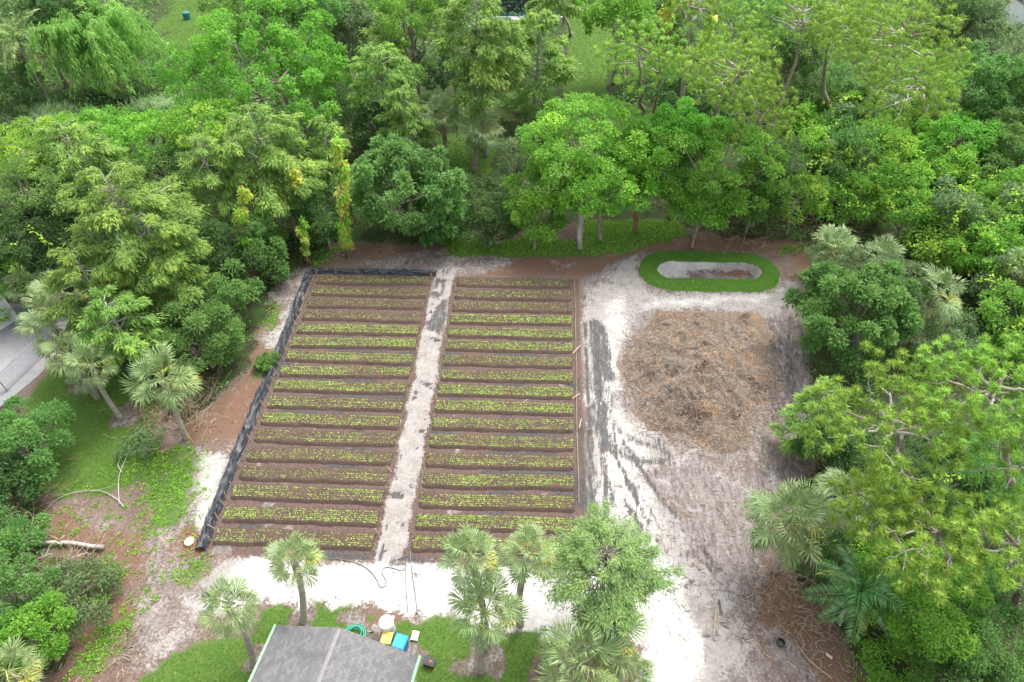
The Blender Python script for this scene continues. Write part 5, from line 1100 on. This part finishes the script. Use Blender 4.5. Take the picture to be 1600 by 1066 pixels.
# near right pines
pine(1395, 665, 120, 100, 12, 'big near slash pine with pale crooked limbs', base=(1475, 860), needles=90, tuft=0.35, nb=10, ntuft=145)
pine(1535, 612, 92, 78, 13, 'near slash pine at the right edge above the crooked limbs', base=(1590, 800), needles=90, tuft=0.35, nb=9, ntuft=108)
pine(1362, 785, 50, 54, 9, 'lower front crown of the near pines beside the fan palms', base=(1420, 900), needles=90, tuft=0.35, nb=7, ntuft=72)
pine(1440, 850, 84, 46, 9, 'lowest near pine crown above the feather palm', base=(1500, 950), needles=90, tuft=0.35, nb=7, ntuft=74)
pine(1555, 845, 72, 66, 10, 'near pine crown at the right edge above the dark trees', base=(1600, 960), needles=90, tuft=0.35, nb=7, ntuft=74)
pine(1595, 720, 60, 80, 12, 'near pine crown cut by the right edge', base=(1640, 880), needles=90, tuft=0.35, nb=7, ntuft=72)
cypress(1272, 645, 44, 56, 5.5, 'feathery young cypress at the left edge of the near pines', L=4, k=0.6)
BL(1430, 760, 90, 80, 3.0, 'dark', 'dark understory bush below the crooked pine limbs', cat='bush', name='bush', strands=6)  # dark leaf colour stands in for shade in the gaps between pine tufts
BL(1540, 760, 80, 80, 3.4, 'mid', 'understory bush below the right edge pines', cat='bush', name='bush')
palm(1235, 812, 72, 'large fan palm standing at the right edge of the bare ground', base=(1213, 892), n=38, dead=5)
palm(1318, 775, 55, 'fan palm half hidden under the near pines', H=4.2, n=30, dead=4, yel=2)
palm(1345, 925, 82, 'dark feather palm at the lower right', H=3.0, kind='pin', n=20, dead=0, yel=3, name='feather_palm', tr=0.1)
BL(1445, 968, 82, 84, 5.5, 'bright', 'bright yellow green leafy tree right of the feather palm', k=1.1)
BL(1572, 920, 52, 70, 6, 'mid', 'leafy tree at the right edge below the near pines')
BL(1570, 1030, 80, 55, 4.2, 'mid', 'leafy bush in the bottom right corner', cat='bush', name='bush')
BL(1500, 1045, 60, 45, 3.0, 'dark', 'dark bush at the bottom edge left of the right corner', cat='bush', name='bush')
BL(1395, 890, 60, 40, 3.0, 'vine', 'vine tangle behind the feather palm', cat='bush', name='bush', strands=8)
BL(1480, 900, 50, 45, 3.4, 'vine', 'vine tangle between the bright tree and the lowest pine crown', cat='bush', name='bush', strands=8)
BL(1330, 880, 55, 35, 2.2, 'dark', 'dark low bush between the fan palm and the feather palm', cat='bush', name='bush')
BL(1400, 1055, 50, 30, 1.4, 'bright', 'low weedy bush at the bottom edge right of the bare ground', cat='bush', name='bush', trunk=False)
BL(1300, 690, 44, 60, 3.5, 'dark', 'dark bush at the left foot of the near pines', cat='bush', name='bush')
# front palms and feathery tree
palm(457, 872, 48, 'sabal palm with a pale trunk standing alone on the white sand edge', base=(472, 972), n=30, dead=3, yel=2)
palm(355, 950, 54, 'sabal palm left of the house roof', base=(394, 1048), n=32, dead=0, yel=0)
palm(735, 866, 54, 'left palm of the front cluster over the last bed', base=(760, 1010), n=32, dead=2, yel=1)
palm(824, 862, 52, 'right palm of the front cluster with a clear trunk', base=(813, 975), n=30, dead=1, yel=2)
palm(757, 955, 64, 'lower middle palm of the front cluster with one yellow frond', base=(752, 1048), n=32, dead=2, yel=2)
palm(905, 1035, 82, 'large fan palm at the bottom edge under the feathery tree', H=4.5, n=34, dead=1, yel=1)
palm(948, 992, 62, 'fan palm directly below the feathery tree', H=4.0, n=28, dead=2, yel=2)
palm(988, 1062, 46, 'small dark fan palm at the bottom edge beside the white sand', H=3.2, n=24, dead=2, yel=0)
palm(8, 1048, 58, 'yellowish fan palm in the bottom left corner', H=4.0, n=26, dead=2, yel=4)
cypress(945, 880, 92, 76, 6.6, 'light green feathery tree in front of the beds', col='feather', name='feathery_tree', base=(938, 985), k=2.3, L=2.8, bark='bark', conic=0.1, dens=2.2)
# left palms
palm(42, 448, 40, 'small palm beside the back chain-link fence', H=3.2, n=26, dead=4)
palm(92, 452, 42, 'second small palm right of the one by the fence', H=3.4, n=26, dead=3)
palm(78, 505, 52, 'palm at the tarmac edge under the low cypress', H=4.2, n=30, dead=5)
palm(100, 550, 44, 'palm overhanging the tarmac and the lawn', H=4.2, n=26, dead=1)
palm(140, 568, 44, 'leaning palm with a long bare trunk on the left lawn', base=(188, 652), n=26, dead=2)
palm(128, 590, 26, 'small palm in a ring of bare sand on the left lawn', H=1.6, n=16, dead=0, yel=0, tr=0.12)
palm(253, 588, 56, 'sabal palm with a pale trunk beside the brush and orange mulch', base=(291, 686), n=36, dead=4, yel=2)
# lower left
BL(40, 690, 62, 58, 4.2, 'mid', 'leafy bush at the left edge of the lawn', cat='bush', name='bush')
BL(15, 750, 42, 50, 3.2, 'dark', 'dark bush at the left edge below the leafy bush', cat='bush', name='bush')
BL(20, 840, 46, 40, 2.2, 'mid', 'low bush at the left edge by the fallen trunk', cat='bush', name='bush')
BL(20, 925, 48, 55, 4.0, 'mid', 'green bush at the left edge under the fallen trunk', cat='bush', name='bush')
BL(50, 1000, 56, 52, 3.6, 'bright', 'bright green bush above the bottom left palm', cat='bush', name='bush')
BL(105, 935, 62, 40, 1.9, 'greygreen', 'thin brushy shrub around the fallen branches', cat='bush', name='bush', k=0.7)
BL(150, 915, 40, 26, 1.2, 'mid', 'sparse low shrub at the tips of the fallen branches', cat='bush', name='bush', k=0.7, trunk=False)
BL(222, 690, 30, 22, 0.9, 'greygreen', 'low leafy scrub right of the lawn at the brush pile', cat='bush', name='bush', k=0.45, trunk=False)
BL(416, 565, 15, 24, 0.9, 'mid', 'low green bush against the outside of the black fence', cat='bush', name='bush', trunk=False)

# ------------------------------------------------------------------ bamboo and reeds
def bamboo():
    rng = nrng(); B = GP(190, 150); R = root('bamboo_clump', B, 'huge bamboo clump with long arching feathery culms', 'bamboo'); mc = MB(); ml = MB()
    for j in range(110):
        a = rng.uniform(0, 6.28); H_ = rng.uniform(5.0, 9.0); out = rng.uniform(2.0, 6.3); t = np.linspace(0, 1, 14)
        rr = rng.uniform(0, 1.0)+out*t**2.1; z = H_*np.sin(np.pi*0.5*np.minimum(t*1.25, 1.35))*np.where(t > 0.85, 1-(t-0.85)*2.2, 1)-0.25*out*np.maximum(t-0.7, 0)
        az = a+rng.normal(0, 0.1)*t; P = np.c_[np.cos(az)*rr, np.sin(az)*rr, np.maximum(z, 0.3)]; P[0, 2] = -0.2
        tube(mc, P, np.linspace(0.05, 0.012, 14), 4, False)
        M_ = 300; s = rng.uniform(0.30, 1.0, M_); Q = np.stack([np.interp(s, t, P[:, k_]) for k_ in range(3)], -1); T_ = np.stack([np.interp(np.minimum(s+0.04, 1), t, P[:, k_]) for k_ in range(3)], -1)-Q+1e-4
        side = unit(np.cross(T_, [0, 0, 1.0]))*rng.choice([-1, 1], M_)[:, None]; D = side*0.8+unit(T_)*0.6-np.array([0, 0, 0.55])+rng.normal(0, 0.25, (M_, 3))
        leaves(ml, Q+rng.normal(0, 0.2, (M_, 3)), D, np.array([0, 0, 1.0])+rng.normal(0, 0.3, (M_, 3)), rng.uniform(0.3, 0.6, M_), 0.12, 0.3, clump=0.8*rng.random()+0.2*rng.random(M_))
    tag(mc.obj('culms', MAT['culm'], R, True), kind='stuff'); ml.obj('foliage', MAT['bamboo'], R)
bamboo()
def reeds(px, py, wx, wy, n, label):
    rng = nrng(); B = GP(px, py); R = root('reed_clump', B, label, 'reeds', 'reeds'); mb = MB(); P = np.c_[rng.normal(0, wx/2, n), rng.normal(0, wy/2, n), np.zeros(n)]
    D = unit(rng.normal(0, 0.35, (n, 3))*np.array([1, 1, 0])+np.array([0, 0, 1.0])); leaves(mb, P, D, rng.normal(0, 1, (n, 3)), rng.uniform(1.6, 3.0, n), 0.10, 0.28, clump=rng.random(n)); mb.obj('blades', MAT['reed'], R)
reeds(70, 195, 4.0, 1.6, 1500, 'pale tall reed clump at the left in front of the bamboo')
reeds(265, 178, 3.5, 1.0, 700, 'pale reed strip between the bamboo and the big round tree')

# ------------------------------------------------------------------ undergrowth, grass and weeds
def undergrowth():
    rng = np.random.default_rng(900)
    FP = [[(-80, -30), (1680, -30), (1680, 560), (1290, 560), (1262, 430), (1240, 378), (1100, 345), (900, 338), (780, 365), (560, 375), (470, 400), (420, 480), (390, 560), (300, 660), (250, 620), (150, 520), (60, 470), (-80, 450)],
          [(1275, 560), (1680, 560), (1680, 1100), (1420, 1100), (1310, 960), (1240, 880), (1270, 780), (1290, 660)], [(-60, 640), (40, 650), (60, 740), (70, 800), (60, 860), (110, 900), (120, 960), (60, 1080), (-60, 1080)]]
    A = np.concatenate([insample(rng, FP[:1], 0.75), insample(rng, FP[1:], 1.3)])
    keep = np.ones(len(A), bool)
    for g in GRASSP: keep &= sdf(A[:, 0], A[:, 1], PG(g)) > 0.8
    keep &= sdf(A[:, 0], A[:, 1], LOT) > 1.0; A = A[keep & (np.hypot(A[:, 0]+30, A[:, 1]-31) > 5)]
    n = len(A); hh = rng.uniform(0.3, 1.3, n)*(0.6+0.9*fbm(A[:, 0]*0.2, A[:, 1]*0.2, 55)); per = 12; ci = np.repeat(np.arange(n), per); N = len(ci)
    g = unit(rng.normal(0, 1, (N, 3))+np.array([0, 0, 0.6])); P = np.c_[A, hgt(A[:, 0], A[:, 1])][ci]+np.c_[np.zeros((N, 2)), hh[ci]*0.7]+g*np.array([1, 1, 0.8])*(hh[ci]*rng.uniform(0.4, 1.0, N))[:, None]
    far = np.clip(np.linalg.norm(P-CAMP, axis=1)/50, 0.6, 2.0); Ll = 0.26*far*rng.uniform(0.7, 1.3, N)
    mb = MB(); leaves(mb, P, g*0.7+rng.normal(0, 0.5, (N, 3)), g*0.4+np.array([0, 0, 0.8])+rng.normal(0, 0.3, (N, 3)), Ll, Ll*0.5, 0.1, clump=rng.random(n)[ci])
    tag(mb.obj('undergrowth', MAT['mid']), 'low leafy undergrowth on the shaded forest floor', 'undergrowth', kind='stuff')
undergrowth()
def blades(name, pts, L, mat, label, cat, rng, wid=0.02):
    n = len(pts); P = np.c_[pts, hgt(pts[:, 0], pts[:, 1])-0.01]; D = unit(rng.normal(0, 0.55, (n, 3))*np.array([1, 1, 0])+np.array([0, 0, 1.0])); mb = MB()
    leaves(mb, P, D, rng.normal(0, 1, (n, 3)), L*rng.uniform(0.5, 1.4, n), wid, 0.2, clump=np.clip(fbm(pts[:, 0]*0.6, pts[:, 1]*0.6, 71)*1.6-0.3, 0, 1)); tag(mb.obj(name, MAT[mat]), label, cat, kind='stuff')
rg = np.random.default_rng(61)
A = np.concatenate([insample(rg, GRASSP[:3], 190), insample(rg, GRASSP[7:], 160)])
blades('lawn_grass', A, 0.10, 'grass', 'short mown grass of the lawns near the house and at the left', 'grass', rg)
A = np.concatenate([insample(rg, GRASSP[3:4], 190)]); blades('back_grass', A, 0.22, 'weed', 'bright long grass strip under the trees behind the beds', 'grass', rg, 0.03)
A = insample(rg, GRASSP[4:7], 45); blades('far_lawn_grass', A, 0.16, 'grass', 'grass of the far lawns among the trees', 'grass', rg, 0.05)
q = rg.uniform([OVC[0]-5.2, OVC[1]-2.6], [OVC[0]+5.2, OVC[1]+2.6], (26000, 2)); dd = oval_d(q[:, 0], q[:, 1]); q = q[(dd > 1.0) & (dd < 2.32)]
blades('turf_ring', q, 0.07, 'turf', 'dense dark green turf ring round the oval basin', 'turf', rg, 0.022)
def weeds():
    rng = np.random.default_rng(63); A = np.concatenate([insample(rng, WEEDP, 9), insample(rng, [[(230, 700), (340, 690), (330, 860), (200, 1000), (90, 1066), (70, 780)], [(470, 395), (560, 380), (520, 415)], [(1290, 950), (1420, 1080), (1340, 1080)]], 4.5)])
    A = A[np.hypot(A[:, 0]+7.5, A[:, 1]-9.5) > 3.0]
    n = len(A); per = 14; ci = np.repeat(np.arange(n), per); N = len(ci); s = rng.uniform(0.10, 0.28, n); g = unit(rng.normal(0, 1, (N, 3))+np.array([0, 0, 0.6])); P = np.c_[A, hgt(A[:, 0], A[:, 1])][ci]+g*np.array([1, 1, 0.6])*(s[ci]*rng.random(N))[:, None]
    Ll = rng.uniform(0.08, 0.17, N); mb = MB(); leaves(mb, P, g+rng.normal(0, 0.4, (N, 3)), np.array([0, 0, 1.0])+rng.normal(0, 0.4, (N, 3)), Ll, Ll*0.5, 0.1, clump=rng.random(n)[ci]); tag(mb.obj('weeds', MAT['weed']), 'scattered bright green weeds on the cleared ground', 'weeds', kind='stuff')
weeds()

# ------------------------------------------------------------------ dead brush and fallen wood
def brush(px, py, w, h, n, label, mat='stick', L=1.2):
    rng = nrng(); B = GP(px, py); R = root('brush_pile', B, label, 'brush', 'heaps of dead brush'); mb = MB()
    for j in range(n):
        p = np.array([rng.normal(0, w/2), rng.normal(0, w/2), abs(rng.normal(0, h/2))]); a = rng.uniform(0, 6.28); e = p+np.array([math.cos(a), math.sin(a), rng.uniform(-0.1, 0.7)])*L*rng.uniform(0.5, 1.4); limb(mb, p, e, 0.017, 0.006, rng, 0.05, 5, 0.05, 4)
        if j % 2: m = p+(e-p)*0.6; limb(mb, m, m+unit(e-p+rng.normal(0, 0.6, 3))*L*0.5, 0.014, 0.006, rng, 0, 4, 0.06, 3)
    tag(mb.obj('twigs', MAT[mat], R, True), kind='stuff')
brush(275, 655, 2.0, 0.5, 150, 'grey brush heap beside the pale palm trunk at the left'); brush(300, 620, 1.6, 0.6, 90, 'tangled brush heap under the big leafy shrub', L=1.5)
brush(1268, 362, 2.4, 0.8, 90, 'bare reddish dead shrub behind the oval basin at the thicket edge', L=2.4); brush(1150, 368, 2.6, 0.3, 80, 'pile of fallen sticks behind the oval basin', L=1.2); brush(395, 440, 1.6, 0.8, 60, 'dead twigs at the edge of the shrubs left of the field', L=1.8)
brush(1235, 940, 2.2, 0.2, 120, 'brush strewn along the lower right mulch bank', 'stick', 0.8); brush(30, 790, 2.0, 0.6, 110, 'dead grey brush below the left edge bush', L=1.5); brush(90, 900, 2.2, 0.5, 80, 'dead twigs around the fallen trunk at the lower left', L=1.4)
brush(200, 1010, 1.2, 0.15, 40, 'small heap of twigs on the lower left ground', 'stick', 0.6); brush(1255, 440, 1.0, 0.2, 40, 'short dead sticks at the right end of the oval', L=0.8); brush(770, 378, 0.5, 0.5, 30, 'cluster of short cut pale stems behind the beds', 'paleStick', 0.5)
brush(330, 470, 1.6, 1.0, 50, 'dry vines at the foot of the cypress trunk', L=1.8); brush(1420, 910, 2.0, 0.8, 60, 'grey dead vines behind the bright tree', L=1.8)
def fallen(pts, r0, r1, mat, label, side=0, z=0.12):
    rng = nrng(); P = catmull([G(*p)[:2] for p in pts], 6); Zs = hgt(P[:, 0], P[:, 1])+z; P3 = np.c_[P, Zs]; o0 = P3[0].copy(); R = root('fallen_branch', o0, label, 'branch', 'fallen branches'); mb = MB(); tube(mb, P3-o0, np.linspace(r0, r1, len(P3)), 7); mb.obj('stem', MAT[mat], R, True)
    for j in range(side):
        i0 = rng.integers(len(P3)//4, len(P3)); s = P3[i0]-o0; mb = MB(); limb(mb, s, s+np.array([rng.normal(0, 0.8), rng.normal(0, 0.8), rng.uniform(0, 0.5)]), r1*0.9, 0.008, rng, 0.05, 5, 0.08, 4); mb.obj('twig', MAT[mat], R, True)
fallen([(165, 858), (150, 858), (110, 852), (60, 852), (-20, 853)], 0.13, 0.09, 'barkpale', 'thick pale fallen trunk reaching in from the left edge', 2, 0.25)
fallen([(100, 851), (70, 838), (30, 833), (-10, 832)], 0.07, 0.04, 'barkred', 'reddish curved branch above the fallen trunk', 1, 0.35)
fallen([(30, 902), (70, 902), (110, 880), (140, 868)], 0.05, 0.03, 'barkpale', 'thin pale branch below the fallen trunk', 5, 0.3)
fallen([(20, 905), (60, 880), (90, 868)], 0.05, 0.02, 'barkpale', 'second thin pale branch crossing below the fallen trunk', 4, 0.3)
fallen([(195, 795), (185, 783), (160, 770), (130, 770), (100, 778), (75, 795)], 0.028, 0.012, 'barkpale', 'arched pale branch curving over the lower lawn', 0, 0.15)
fallen([(188, 790), (187, 760), (190, 740), (200, 715), (215, 692)], 0.028, 0.012, 'barkpale', 'pale branch bent up towards the brush heap', 2, 0.15)
fallen([(192, 740), (185, 728), (190, 715)], 0.025, 0.012, 'paleStick', 'short thin twig beside the bent pale branch', 0, 0.1)
fallen([(1118, 955), (1117, 975), (1114, 998)], 0.05, 0.02, 'stick', 'dark stick lying on the pale sand at the lower right', 1, 0.05)
fallen([(1300, 1062), (1262, 1030), (1240, 1000)], 0.05, 0.03, 'stick', 'long dark branch on the lower right mulch', 2, 0.06)
fallen([(1305, 955), (1285, 925), (1262, 905), (1235, 895)], 0.045, 0.02, 'stick', 'curved thin branch between the fan palm and the feather palm', 2, 0.1)
fallen([(1290, 1022), (1300, 1030)], 0.07, 0.06, 'paleStick', 'short pale log on the lower right mulch bank', 0, 0.06)
fallen([(1308, 982), (1320, 968), (1332, 955), (1336, 940)], 0.05, 0.03, 'barkpale', 'pale curved stem at the foot of the feather palm', 0, 0.3)
